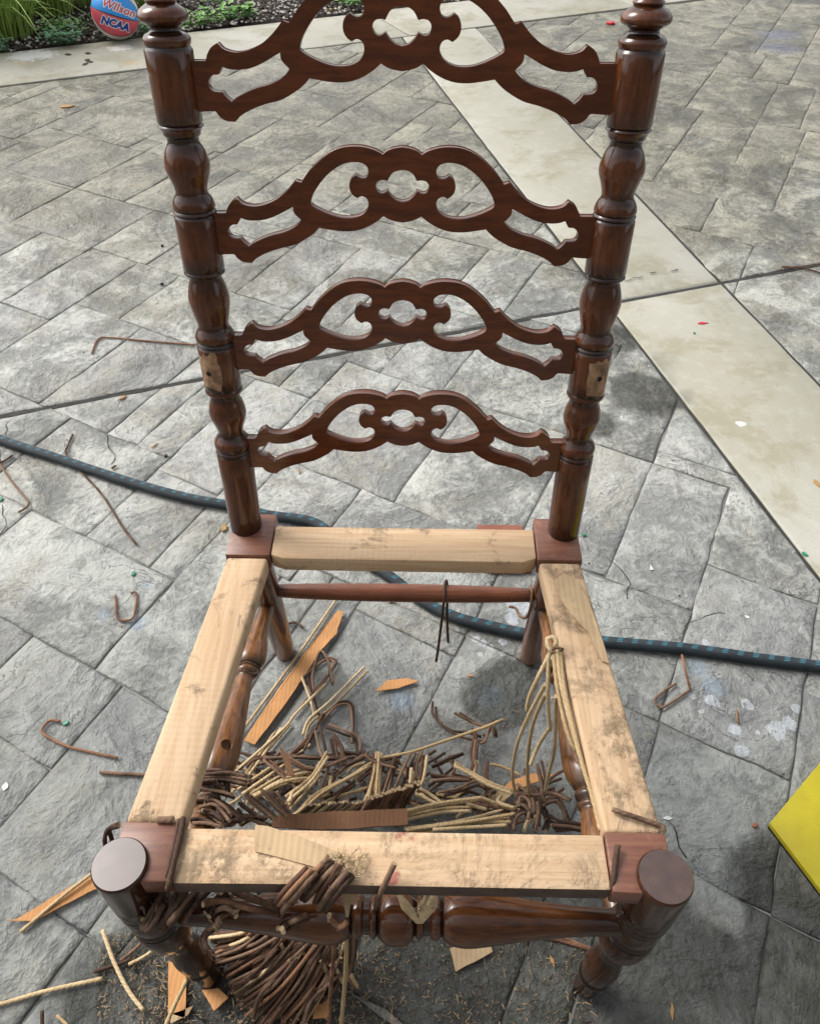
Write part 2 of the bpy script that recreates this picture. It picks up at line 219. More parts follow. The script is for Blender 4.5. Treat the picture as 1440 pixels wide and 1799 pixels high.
# ---------------------------------------------------------------- traced data
# joint layout of the stamped stones (metres), left and right of the path
TILES = [[[[-0.354,-0.626],[-0.191,-0.271],[0.056,-0.404],[-0.107,-0.758]],[[-0.958,-0.244],[-0.753,0.202],[-0.559,0.097],[-0.622,-0.039],[-0.428,-0.143],[-0.571,-0.452]],[[-0.571,-0.452],[-0.428,-0.143],[-0.191,-0.271],[-0.333,-0.58]],[[-1.082,0.084],[-0.973,0.32],[-0.753,0.202],[-0.862,-0.035]],[[-0.622,-0.039],[-0.488,0.252],[-0.312,0.157],[-0.396,-0.025],[-0.378,-0.034],[-0.428,-0.143]],[[-0.428,-0.143],[-0.378,-0.034],[-0.325,-0.063],[-0.376,-0.172]],[[-0.376,-0.172],[-0.325,-0.063],[-0.141,-0.162],[-0.191,-0.271]],[[-0.191,-0.271],[-0.141,-0.162],[0.106,-0.295],[0.056,-0.404]],[[0.056,-0.404],[0.106,-0.295],[0.176,-0.333],[0.126,-0.442]],[[0.126,-0.442],[0.176,-0.333],[0.361,-0.433],[0.311,-0.542]],[[-0.396,-0.025],[-0.312,0.157],[-0.242,0.119],[-0.325,-0.063]],[[-0.325,-0.063],[-0.242,0.119],[-0.057,0.019],[-0.141,-0.162]],[[-0.141,-0.162],[-0.057,0.019],[0.19,-0.113],[0.106,-0.295]],[[0.106,-0.295],[0.265,0.05],[0.335,0.012],[0.176,-0.333]],[[0.176,-0.333],[0.331,0.003],[0.516,-0.096],[0.361,-0.433]],[[0.361,-0.433],[0.516,-0.096],[0.806,-0.253],[0.652,-0.589]],[[-1.431,0.567],[-1.36,0.721],[-0.902,0.474],[-0.973,0.32]],[[-0.973,0.32],[-0.902,0.474],[-0.682,0.356],[-0.753,0.202]],[[-0.753,0.202],[-0.682,0.356],[-0.488,0.252],[-0.559,0.097]],[[-1.36,0.721],[-1.264,0.93],[-0.806,0.683],[-0.902,0.474]],[[-0.902,0.474],[-0.806,0.683],[-0.454,0.494],[-0.55,0.285]],[[-0.55,0.285],[-0.408,0.594],[-0.25,0.508],[-0.392,0.2]],[[-0.392,0.2],[-0.25,0.508],[-0.232,0.499],[-0.211,0.544],[-0.149,0.511],[-0.312,0.157]],[[-0.312,0.157],[-0.149,0.511],[-0.079,0.473],[-0.242,0.119]],[[-0.242,0.119],[-0.1,0.428],[0.085,0.328],[-0.057,0.019]],[[-0.057,0.019],[0.106,0.374],[0.352,0.241],[0.19,-0.113]],[[0.331,0.003],[0.423,0.203],[0.608,0.103],[0.516,-0.096]],[[0.516,-0.096],[0.683,0.267],[0.947,0.125],[0.78,-0.239]],[[0.265,0.05],[0.352,0.241],[0.423,0.203],[0.335,0.012]],[[-1.599,1.11],[-1.486,1.355],[-1.151,1.175],[-1.264,0.93]],[[-1.264,0.93],[-1.151,1.175],[-0.825,1.0],[-0.938,0.755]],[[-0.938,0.755],[-0.825,1.0],[-0.552,0.853],[-0.665,0.608]],[[-0.665,0.608],[-0.569,0.817],[-0.419,0.736],[-0.516,0.527]],[[-0.516,0.527],[-0.348,0.89],[-0.287,0.857],[-0.454,0.494]],[[-0.408,0.594],[-0.287,0.857],[-0.111,0.762],[-0.232,0.499]],[[-0.1,0.428],[-0.079,0.473],[0.106,0.374],[0.085,0.328]],[[-0.211,0.544],[-0.111,0.762],[0.206,0.592],[0.106,0.374]],[[0.106,0.374],[0.215,0.61],[0.532,0.439],[0.423,0.203]],[[0.423,0.203],[0.586,0.557],[0.771,0.458],[0.608,0.103]],[[-0.569,0.817],[-0.406,1.171],[-0.257,1.09],[-0.419,0.736]],[[-1.864,1.559],[-1.743,1.823],[-1.294,1.581],[-1.415,1.317]],[[-1.415,1.317],[-1.294,1.581],[-1.03,1.439],[-1.151,1.175]],[[-1.151,1.175],[-0.988,1.53],[-0.759,1.406],[-0.922,1.052]],[[-0.922,1.052],[-0.759,1.406],[-0.557,1.297],[-0.72,0.943]],[[-0.72,0.943],[-0.573,1.261],[-0.494,1.218],[-0.641,0.9]],[[-0.641,0.9],[-0.494,1.218],[-0.406,1.171],[-0.552,0.853]],[[0.683,0.267],[0.85,0.63],[1.132,0.479],[0.965,0.115]],[[-0.348,0.89],[-0.257,1.09],[0.052,0.924],[-0.04,0.724]],[[-0.04,0.724],[0.127,1.088],[0.373,0.955],[0.206,0.592]],[[0.215,0.61],[0.373,0.955],[0.541,0.865],[0.382,0.52]],[[0.382,0.52],[0.541,0.865],[0.69,0.784],[0.532,0.439]],[[0.586,0.557],[0.69,0.784],[0.541,0.865],[0.562,0.91],[0.896,0.73],[0.771,0.458]],[[-1.743,1.823],[-1.584,2.168],[-1.241,1.983],[-1.4,1.638]],[[-1.4,1.638],[-1.241,1.983],[-1.047,1.879],[-1.206,1.534]],[[-1.206,1.534],[-1.047,1.879],[-0.871,1.784],[-1.03,1.439]],[[-1.991,2.024],[-1.857,2.315],[-1.584,2.168],[-1.718,1.877]],[[-0.573,1.261],[-0.557,1.297],[-0.839,1.449],[-0.722,1.703],[-0.361,1.509],[-0.494,1.218]],[[-0.494,1.218],[-0.381,1.464],[-0.232,1.383],[-0.345,1.138]],[[-0.345,1.138],[-0.177,1.501],[-0.001,1.406],[-0.093,1.206],[-0.181,1.254],[-0.257,1.09]],[[-0.257,1.09],[-0.181,1.254],[-0.032,1.173],[-0.107,1.01]],[[-0.107,1.01],[-0.032,1.173],[0.127,1.088],[0.052,0.924]],[[-0.988,1.53],[-0.871,1.784],[-0.722,1.703],[-0.839,1.449]],[[-0.093,1.206],[0.061,1.543],[0.22,1.457],[0.065,1.121]],[[0.065,1.121],[0.245,1.512],[0.553,1.346],[0.373,0.955]],[[0.373,0.955],[0.553,1.346],[0.72,1.256],[0.541,0.865]],[[0.562,0.91],[0.712,1.238],[1.047,1.057],[0.896,0.73]],[[-0.381,1.464],[-0.185,1.891],[-0.035,1.81],[-0.232,1.383]],[[-2.553,2.689],[-2.423,2.971],[-2.036,2.763],[-2.166,2.481]],[[-2.166,2.481],[-2.082,2.663],[-1.756,2.487],[-1.84,2.305]],[[-1.84,2.305],[-1.719,2.569],[-1.261,2.322],[-1.382,2.059]],[[-1.382,2.059],[-1.252,2.341],[-0.918,2.16],[-1.047,1.879]],[[-1.047,1.879],[-0.918,2.16],[-0.715,2.051],[-0.845,1.77]],[[-0.845,1.77],[-0.715,2.051],[-0.407,1.885],[-0.537,1.604]],[[-0.537,1.604],[-0.361,1.985],[-0.185,1.891],[-0.361,1.509]],[[-0.177,1.501],[-0.098,1.674],[0.078,1.579],[-0.001,1.406]],[[-2.082,2.663],[-1.94,2.971],[-1.614,2.796],[-1.756,2.487]],[[0.061,1.543],[0.224,1.897],[0.383,1.812],[0.22,1.457]],[[-0.098,1.674],[0.048,1.992],[0.224,1.897],[0.078,1.579]],[[-1.719,2.569],[-1.614,2.796],[-1.482,2.725],[-1.578,2.516],[-1.252,2.341],[-1.261,2.322]],[[0.245,1.512],[0.383,1.812],[0.577,1.707],[0.439,1.407]],[[0.439,1.407],[0.577,1.707],[0.858,1.556],[0.72,1.256]],[[-2.423,2.971],[-2.327,3.18],[-1.94,2.971],[-2.036,2.763]],[[-1.578,2.516],[-1.415,2.87],[-1.089,2.695],[-1.252,2.341]],[[-1.252,2.341],[-1.089,2.695],[-0.878,2.581],[-1.041,2.227]],[[-1.041,2.227],[-0.995,2.327],[-0.819,2.232],[-0.865,2.132]],[[-0.865,2.132],[-0.819,2.232],[-0.669,2.151],[-0.715,2.051]],[[-0.715,2.051],[-0.669,2.151],[-0.361,1.985],[-0.407,1.885]],[[-0.995,2.327],[-0.82,2.708],[-0.784,2.689],[-0.826,2.598],[-0.685,2.523],[-0.819,2.232]],[[-0.819,2.232],[-0.685,2.523],[-0.536,2.442],[-0.669,2.151]],[[-0.669,2.151],[-0.465,2.596],[-0.183,2.445],[-0.388,2.0]],[[-0.388,2.0],[-0.304,2.181],[0.048,1.992],[-0.035,1.81]],[[-2.697,3.379],[-2.547,3.706],[-2.238,3.54],[-2.389,3.213]],[[-2.389,3.213],[-2.238,3.54],[-1.789,3.299],[-1.94,2.971]],[[-1.94,2.971],[-1.827,3.217],[-1.545,3.065],[-1.658,2.82]],[[-1.658,2.82],[-1.591,2.965],[-1.415,2.87],[-1.482,2.725]],[[-0.304,2.181],[-0.183,2.445],[0.178,2.25],[0.057,1.987]],[[0.057,1.987],[0.178,2.25],[0.425,2.118],[0.304,1.854]],[[0.304,1.854],[0.425,2.118],[0.671,1.985],[0.55,1.721]],[[-1.591,2.965],[-1.545,3.065],[-1.369,2.97],[-1.415,2.87]],[[-1.415,2.87],[-1.369,2.97],[-1.123,2.837],[-1.169,2.738]],[[-1.169,2.738],[-1.123,2.837],[-1.043,2.795],[-1.089,2.695]],[[-1.089,2.695],[-1.043,2.795],[-1.123,2.837],[-0.985,3.137],[-0.659,2.962],[-0.784,2.689],[-0.82,2.708],[-0.878,2.581]],[[-0.826,2.598],[-0.743,2.78],[-0.452,2.624],[-0.536,2.442]],[[-1.827,3.217],[-1.689,3.517],[-1.407,3.365],[-1.545,3.065]],[[-1.545,3.065],[-1.407,3.365],[-0.985,3.137],[-1.123,2.837]],[[-2.335,3.592],[-2.214,3.856],[-1.756,3.609],[-1.877,3.346]],[[-1.877,3.346],[-1.756,3.609],[-1.492,3.467],[-1.513,3.422],[-1.689,3.517],[-1.789,3.299]],[[-0.465,2.596],[-0.314,2.924],[-0.156,2.838],[-0.147,2.856],[-0.05,2.804],[-0.209,2.459]],[[-0.209,2.459],[-0.088,2.722],[0.264,2.533],[0.143,2.269]],[[0.143,2.269],[0.247,2.496],[0.573,2.321],[0.469,2.094]],[[-0.743,2.78],[-0.605,3.08],[-0.314,2.924],[-0.452,2.624]],[[-1.513,3.422],[-1.459,3.54],[-1.142,3.369],[-1.196,3.251]],[[-1.196,3.251],[-1.142,3.369],[-0.886,3.232],[-0.941,3.114]],[[-0.941,3.114],[-0.886,3.232],[-0.605,3.08],[-0.659,2.962]],[[0.247,2.496],[0.394,2.814],[0.719,2.639],[0.573,2.321]],[[-1.853,3.662],[-1.673,4.052],[-1.312,3.858],[-1.492,3.467]],[[-0.088,2.722],[0.042,3.004],[0.394,2.814],[0.264,2.533]],[[-1.459,3.54],[-1.312,3.858],[-1.048,3.716],[-1.195,3.398]],[[-1.195,3.398],[-1.048,3.716],[-0.731,3.545],[-0.878,3.227]],[[-0.878,3.227],[-0.731,3.545],[-0.291,3.308],[-0.437,2.99]],[[-0.437,2.99],[-0.22,3.462],[0.062,3.311],[-0.156,2.838]],[[-0.147,2.856],[-0.055,3.056],[0.042,3.004],[-0.05,2.804]],[[-0.055,3.056],[0.062,3.311],[0.22,3.225],[0.103,2.971]],[[0.103,2.971],[0.22,3.225],[0.52,3.064],[0.403,2.81]],[[-1.312,3.858],[-1.166,4.176],[-0.805,3.981],[-0.951,3.663]],[[-0.951,3.663],[-0.805,3.981],[-0.409,3.768],[-0.555,3.45]],[[-0.555,3.45],[-0.409,3.768],[-0.145,3.626],[-0.291,3.308]],[[-0.22,3.462],[-0.074,3.78],[0.085,3.695],[-0.062,3.377]],[[-0.062,3.377],[0.106,3.74],[0.387,3.589],[0.22,3.225]],[[-1.166,4.176],[-1.045,4.439],[-0.693,4.25],[-0.814,3.986]],[[-0.814,3.986],[-0.693,4.25],[-0.341,4.06],[-0.462,3.797]],[[-0.462,3.797],[-0.341,4.06],[-0.024,3.889],[-0.145,3.626]],[[-0.074,3.78],[0.052,4.053],[0.21,3.968],[0.085,3.695]],[[-0.816,4.316],[-0.703,4.561],[-0.342,4.367],[-0.455,4.122]],[[-0.455,4.122],[-0.342,4.367],[0.089,4.135],[-0.024,3.889]],[[-0.289,4.338],[-0.135,4.675],[0.244,4.471],[0.089,4.135]]],[[[0.68,1.119],[1.074,1.939],[1.468,1.683],[1.074,0.863]],[[1.074,0.863],[1.468,1.683],[2.584,0.958],[2.189,0.138]],[[0.485,1.813],[0.672,2.2],[1.074,1.939],[0.888,1.551]],[[0.252,2.472],[0.382,2.743],[0.726,2.519],[0.596,2.249]],[[0.596,2.249],[0.726,2.519],[1.053,2.307],[0.923,2.037]],[[0.923,2.037],[1.053,2.307],[1.439,2.057],[1.309,1.786]],[[1.309,1.786],[1.439,2.057],[1.733,1.866],[1.603,1.596]],[[0.273,2.814],[0.443,3.165],[0.719,2.985],[0.55,2.634]],[[0.55,2.634],[0.719,2.985],[1.013,2.795],[0.844,2.443]],[[0.844,2.443],[0.995,2.759],[1.197,2.628],[1.284,2.808],[1.451,2.699],[1.213,2.204]],[[1.213,2.204],[1.408,2.609],[1.785,2.364],[1.59,1.958]],[[0.995,2.759],[1.082,2.939],[1.284,2.808],[1.197,2.628]],[[0.141,3.361],[0.349,3.794],[0.651,3.597],[0.443,3.165]],[[0.443,3.165],[0.651,3.597],[0.919,3.423],[0.711,2.991]],[[0.711,2.991],[0.919,3.423],[1.221,3.227],[1.013,2.795]],[[1.408,2.609],[1.59,2.988],[1.967,2.742],[1.785,2.364]],[[1.082,2.939],[1.221,3.227],[1.422,3.096],[1.284,2.808]],[[1.284,2.808],[1.422,3.096],[1.59,2.988],[1.451,2.699]],[[0.038,3.995],[0.247,4.428],[0.641,4.172],[0.433,3.739]],[[0.433,3.739],[0.641,4.172],[1.01,3.932],[0.802,3.499]],[[0.802,3.499],[1.01,3.932],[1.362,3.703],[1.154,3.271]],[[1.154,3.271],[1.405,3.793],[1.674,3.619],[1.422,3.096]],[[1.422,3.096],[1.674,3.619],[1.816,3.526],[1.565,3.004]],[[1.565,3.004],[1.699,3.283],[1.984,3.098],[1.85,2.819]],[[1.85,2.819],[1.984,3.098],[2.379,2.842],[2.244,2.563]],[[1.699,3.283],[1.816,3.526],[1.707,3.597],[1.746,3.678],[2.048,3.482],[1.892,3.158]],[[1.892,3.158],[2.048,3.482],[2.3,3.319],[2.144,2.995]],[[0.054,4.553],[0.262,4.985],[0.648,4.735],[0.44,4.302]],[[0.44,4.302],[0.648,4.735],[0.916,4.561],[0.708,4.128]],[[0.708,4.128],[0.916,4.561],[1.176,4.392],[0.968,3.959]],[[0.968,3.959],[1.176,4.392],[1.57,4.136],[1.362,3.703]],[[1.405,3.793],[1.583,4.163],[1.743,4.059],[1.565,3.69]],[[1.565,3.69],[1.734,4.041],[1.876,3.949],[1.707,3.597]],[[1.746,3.678],[1.924,4.048],[2.234,3.846],[2.057,3.477]],[[2.057,3.477],[2.234,3.846],[2.545,3.645],[2.367,3.275]],[[0.522,4.817],[0.713,5.213],[0.989,5.033],[0.799,4.637]],[[0.799,4.637],[0.989,5.033],[1.275,4.848],[1.084,4.452]],[[1.084,4.452],[1.275,4.848],[1.677,4.587],[1.499,4.217],[1.583,4.163],[1.57,4.136]],[[1.734,4.041],[1.743,4.059],[1.692,4.092],[1.879,4.479],[2.072,4.354],[1.876,3.949]],[[1.499,4.217],[1.712,4.659],[1.905,4.534],[1.692,4.092]],[[1.924,4.048],[2.124,4.462],[2.375,4.299],[2.176,3.884]],[[2.176,3.884],[2.375,4.299],[2.769,4.043],[2.57,3.628]],[[0.872,5.11],[1.045,5.47],[1.851,4.947],[1.677,4.587]],[[1.879,4.479],[2.026,4.786],[2.219,4.661],[2.072,4.354]],[[1.712,4.659],[1.855,4.956],[2.048,4.831],[1.905,4.534]],[[2.124,4.462],[2.271,4.769],[2.682,4.502],[2.535,4.195]],[[2.026,4.786],[2.182,5.11],[2.375,4.985],[2.219,4.661]],[[0.962,5.524],[1.178,5.975],[2.067,5.398],[1.851,4.947]],[[1.855,4.956],[2.067,5.398],[2.26,5.272],[2.048,4.831]],[[2.271,4.769],[2.449,5.138],[2.801,4.909],[2.623,4.54]],[[2.623,4.54],[2.788,4.882],[3.065,4.703],[2.9,4.36]],[[2.182,5.11],[2.33,5.417],[2.523,5.291],[2.375,4.985]],[[2.788,4.882],[3.248,5.837],[3.659,5.571],[3.199,4.615]],[[2.449,5.138],[2.635,5.526],[2.988,5.297],[2.801,4.909]],[[1.17,5.98],[1.612,6.9],[2.51,6.317],[2.067,5.398]],[[2.067,5.398],[2.241,5.758],[2.434,5.633],[2.26,5.272]],[[2.33,5.417],[2.564,5.903],[2.757,5.778],[2.523,5.291]],[[2.635,5.526],[2.896,6.066],[3.248,5.837],[2.988,5.297]]]]
# outline of one pierced slat, left half (mm; third value marks a sharp corner)
SLAT = {"top":[[-192.8,6.4,1],[-174.9,6.3,1],[-173.6,10.6,0],[-169.4,16.6,0],[-163.4,20.2,1],[-159.2,16.0,0],[-152.6,13.7,0],[-144.5,13.2,0],[-134.6,15.3,0],[-124.6,19.6,0],[-115.9,25.6,0],[-109.3,31.5,0],[-103.8,37.5,1],[-98.1,35.8,1],[-94.4,40.5,0],[-88.5,47.5,0],[-78.7,56.4,0],[-69.0,63.2,0],[-58.3,67.6,0],[-47.7,69.1,0],[-37.3,68.7,0],[-28.2,66.6,0],[-22.4,64.2,0],[-18.7,62.0,1],[-13.8,65.5,0],[-7.3,67.7,0],[0.1,68.8,0]],"bot":[[-0.1,-0.1,0],[-7.8,1.2,0],[-13.3,3.0,0],[-18.8,6.0,1],[-25.7,0.6,0],[-35.5,-4.9,0],[-46.8,-8.5,0],[-59.3,-9.3,0],[-71.7,-8.0,0],[-83.4,-6.1,1],[-90.1,-12.3,0],[-98.9,-18.0,0],[-110.6,-23.7,0],[-125.0,-27.3,0],[-138.2,-31.7,0],[-148.7,-36.8,0],[-153.1,-40.2,0],[-155.5,-42.6,1],[-163.6,-41.7,0],[-168.9,-38.5,0],[-171.9,-34.2,0],[-173.9,-33.5,1],[-199.0,-34.9,1]],"side":[[-161.6,2.6,1],[-155.6,0.7,0],[-147.3,0.1,0],[-136.1,1.5,0],[-124.6,5.7,0],[-115.2,10.4,0],[-107.8,14.1,1],[-107.8,9.8,0],[-106.4,6.5,0],[-100.6,0.8,1],[-104.7,-3.6,0],[-110.6,-7.7,0],[-120.8,-12.0,0],[-132.2,-14.8,0],[-142.4,-18.4,0],[-151.4,-22.7,0],[-156.8,-26.5,1],[-161.2,-22.8,0],[-164.5,-18.4,1],[-167.7,-18.5,0],[-173.2,-17.6,0],[-175.9,-14.2,0],[-176.2,-10.5,0],[-174.6,-7.0,0],[-170.8,-4.2,0],[-165.8,-3.8,1],[-163.7,-0.8,0]],"heart":[[-91.1,16.6,1],[-88.2,24.5,0],[-82.2,33.6,0],[-74.2,42.6,0],[-64.4,50.2,0],[-54.9,54.7,0],[-45.6,56.0,0],[-37.7,54.8,0],[-33.2,51.1,0],[-32.4,46.8,0],[-34.2,42.3,0],[-38.2,40.6,0],[-42.2,41.6,0],[-45.1,43.5,1],[-48.2,41.6,0],[-50.6,37.7,0],[-51.3,32.6,0],[-50.1,28.1,0],[-47.5,24.9,0],[-44.2,22.8,1],[-40.1,24.7,0],[-35.4,23.0,0],[-33.1,18.5,0],[-33.9,13.2,0],[-37.9,7.8,0],[-44.9,4.4,0],[-53.2,3.0,0],[-62.8,3.6,0],[-72.3,6.2,0],[-81.7,10.1,0],[-88.3,13.7,0]],"quat":[[0.0,49.3,0],[-6.1,48.2,0],[-10.8,45.1,0],[-14.5,39.1,1],[-18.2,39.9,0],[-22.9,39.0,0],[-25.6,36.0,0],[-26.0,32.2,0],[-23.8,28.3,0],[-19.8,26.7,0],[-14.3,29.1,1],[-11.7,25.2,0],[-6.3,20.7,0],[-0.1,18.8,0]]}
# ---------------------------------------------------------------- materials
PAINT = [(1250, 1232, .012), (1310, 1238, .010), (1364, 1282, .017), (1388, 1272, .012), (1304, 1318, .012), (1290, 1280, .011), (1400, 1245, .009), (1232, 1250, .006), (1238, 1128, .007), (1331, 1287, .004), (910, 1068, .022), (896, 1086, .014), (836, 1122, .007), (848, 1130, .008), (862, 1136, .007), (882, 1147, .007), (900, 1156, .006), (844, 1148, .006), (882, 1128, .008), (1214, 1222, .007)]
BLUE = [(180, 1078, .022), (245, 1095, .02), (1228, 1175, .03), (1250, 1205, .03), (705, 1225, .03), (255, 1030, .016), (862, 1225, .035)]
WET_SHADE = [(1440, 1680, .17), (1260, 1770, .15), (1360, 1570, .09), (1130, 690, .12), (1075, 600, .09), (1040, 740, .07), (800, 1720, .26), (560, 1730, .24), (1000, 1730, .24), (330, 1800, .2), (870, 1230, .07), (900, 1190, .05)]  # wet patches, plus foreground and under-chair shade painted in as wet
INK = [(1365, 60, .16), (1372, 85, .16)]
W3 = lambda L: [(Q(u, v).x, Q(u, v).y, r) for u, v, r in L]
def M_paver(marks):
    s = NT('stamped_concrete_' + marks); P = s.pos(); rv = s.rand()
    off = s.n('ShaderNodeCombineXYZ'); s.l(s.math('MULTIPLY', rv, 37.0), off.inputs[0]); s.l(s.math('MULTIPLY', rv, 91.0), off.inputs[1]); s.l(s.math('MULTIPLY', rv, 13.0), off.inputs[2])
    L = s.vadd(P, off.outputs[0])
    n1 = s.noise(L, 2.9, 6, 0.52, 1.5); n2 = s.noise(L, 16, 6, 0.62, 0.9)
    hh = s.math('ADD', s.math('MULTIPLY', n1, 0.78), s.math('MULTIPLY', n2, 0.22))
    st = s.n('ShaderNodeMath', operation='SNAP'); s.l(hh, st.inputs[0]); st.inputs[1].default_value = 0.085
    led = s.math('SUBTRACT', hh, st.outputs[0])                       # saw-tooth: one tooth per ledge
    fine = s.noise(L, 75, 6, 0.72); pit = s.noise(P, 330, 3, 0.7); mid = s.noise(L, 28, 5, 0.66, 0.5)
    # antiquing pigment plus painted relief shading: dark hollows, pale raised faces
    k = s.math('ADD', s.math('MULTIPLY', hh, 0.55), s.math('ADD', s.math('MULTIPLY', mid, 0.28), s.math('MULTIPLY', fine, 0.24)))
    base = s.mix(s.step(k, 0.455, 0.615), (0.165, 0.168, 0.155), (0.47, 0.475, 0.435))
    base = s.mix(s.math('MULTIPLY', s.step(rv, 0.2, 1), 0.4), base, (0.33, 0.33, 0.322))
    sx = s.n('ShaderNodeSeparateXYZ'); s.l(P, sx.inputs[0])
    far = s.step(s.math('ADD', sx.outputs[1], s.math('MULTIPLY', s.math('SUBTRACT', s.noise(P, 1.5, 4), 0.5), 2.6)), 1.2, 2.7)
    base = s.mix(s.math('MULTIPLY', far, 0.9), base, s.mix(1.0, base, (0.58, 0.545, 0.43), 'MULTIPLY'))
    tanp = s.step(s.noise(s.vadd(L, (1, 8, 3)), 4.5, 5, 0.65, 0.6), 0.50, 0.62)
    base = s.mix(s.math('MULTIPLY', s.math('MULTIPLY', tanp, s.step(fine, 0.35, 0.6)), 0.6), base, (0.33, 0.305, 0.235))
    dark = s.step(s.noise(s.vadd(L, (5, 2, 1)), 7, 6, 0.66, 0.8), 0.53, 0.63)
    base = s.mix(s.math('MULTIPLY', s.math('MULTIPLY', dark, s.step(mid, 0.38, 0.56)), 0.55), base, (0.10, 0.098, 0.09))
    lm = s.step(s.noise(s.vadd(L, (9, 4, 2)), 5, 2), 0.47, 0.60)
    base = s.mix(s.math('MULTIPLY', s.math('SUBTRACT', 1.0, s.step(led, 0.002, 0.010)), s.math('MULTIPLY', lm, 0.75)), base, (0.065, 0.065, 0.063))  # ledge shadow lines drawn into the colour
    base = s.mix(s.math('MULTIPLY', s.step(led, 0.074, 0.084), s.math('MULTIPLY', lm, 0.5)), base, (0.52, 0.52, 0.50))
    base = s.mix(s.math('MULTIPLY', s.step(pit, 0.58, 0.72), 0.45), base, (0.075, 0.075, 0.073))
    sp = s.step(s.noise(s.vadd(P, (3, 3, 3)), 210, 2, 0.5), 0.68, 0.76)
    base = s.mix(s.math('MULTIPLY', sp, 0.7), base, (0.6, 0.59, 0.56))
    rough = s.fmix(s.step(s.noise(L, 3, 4), 0.45, 0.7), 0.66, 0.42)
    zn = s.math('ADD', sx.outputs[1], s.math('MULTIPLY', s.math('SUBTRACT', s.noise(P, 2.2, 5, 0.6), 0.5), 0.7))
    near_shade = s.math('SUBTRACT', 1.0, s.step(zn, 0.05, 0.85))             # near-ground shade put into the colour as darker, smoother stone
    base = s.mix(s.math('MULTIPLY', near_shade, 0.64), base, s.mix(1.0, s.mix(0.45, base, (0.22, 0.225, 0.225)), (0.50, 0.535, 0.535), 'MULTIPLY'))
    rough = s.fmix(near_shade, rough, 0.42)
    stain = s.math('MULTIPLY', s.step(s.noise(s.vadd(P, (2, 7, 0)), 2.6, 6, 0.62, 0.8), 0.49, 0.57), s.step(sx.outputs[1], 0.7, 1.7))
    base = s.mix(s.math('MULTIPLY', s.math('MULTIPLY', stain, s.step(mid, 0.33, 0.55)), 0.8), base, s.mix(1.0, base, (0.40, 0.38, 0.30), 'MULTIPLY'))
    rough = s.fmix(stain, rough, 0.34)
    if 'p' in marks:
        wp = s.math('MULTIPLY', s.spots(P, W3(PAINT), 1.1, 42, 0.12), s.fmix(s.step(fine, 0.3, 0.5), 0.45, 1.0))
        base = s.mix(s.math('MULTIPLY', wp, 0.65), base, (0.48, 0.51, 0.54))
    if 'b' in marks:
        base = s.mix(s.math('MULTIPLY', s.spots(P, W3(BLUE), 0.9, 25, 0.8), 0.42), base, (0.21, 0.30, 0.40))
    if 'i' in marks:
        base = s.mix(s.math('MULTIPLY', s.spots(P, W3(INK), 0.6, 5, 0.8), 0.4), base, (0.10, 0.12, 0.24))
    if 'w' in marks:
        wet = s.math('MULTIPLY', s.spots(P, W3(WET_SHADE), 0.8, 6, 0.35), s.fmix(s.step(mid, 0.36, 0.6), 0.75, 1.0))  # wet stone and chair-front shade, both darkened in the colour
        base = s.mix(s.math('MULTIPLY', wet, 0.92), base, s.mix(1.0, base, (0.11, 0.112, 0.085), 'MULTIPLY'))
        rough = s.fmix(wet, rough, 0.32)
    ht = s.math('MULTIPLY_ADD', hh, 1.1, s.math('MULTIPLY', st.outputs[0], 1.0))
    ht = s.math('MULTIPLY_ADD', fine, 0.10, s.math('MULTIPLY_ADD', mid, 0.16, ht)); ht = s.math('MULTIPLY_ADD', pit, 0.022, ht)
    b4 = s.bump(ht, 1.0, 0.045)
    return s.out(base, rough, b4)
PAVER = {}
def paver_mat(poly):
    c = sum(poly, Vector((0, 0))) / len(poly); rad = max((q - c).length for q in poly); f = ''
    for ch, L in (('p', PAINT), ('b', BLUE), ('i', INK), ('w', WET_SHADE)):
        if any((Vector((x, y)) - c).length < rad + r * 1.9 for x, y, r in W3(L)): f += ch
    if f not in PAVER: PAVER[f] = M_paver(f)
    return PAVER[f]
def M_mortar():
    s = NT('joint_grout', 0.9); P = s.pos(); n = s.noise(P, 60, 5, 0.7)
    c = s.mix(s.step(s.noise(P, 3, 3), 0.4, 0.6), (0.11, 0.11, 0.10), (0.23, 0.228, 0.21))
    c = s.mix(s.step(s.noise(P, 140, 2), 0.66, 0.72), c, (0.3, 0.28, 0.24))
    return s.out(c, None, s.bump(n, 0.8, 0.004))
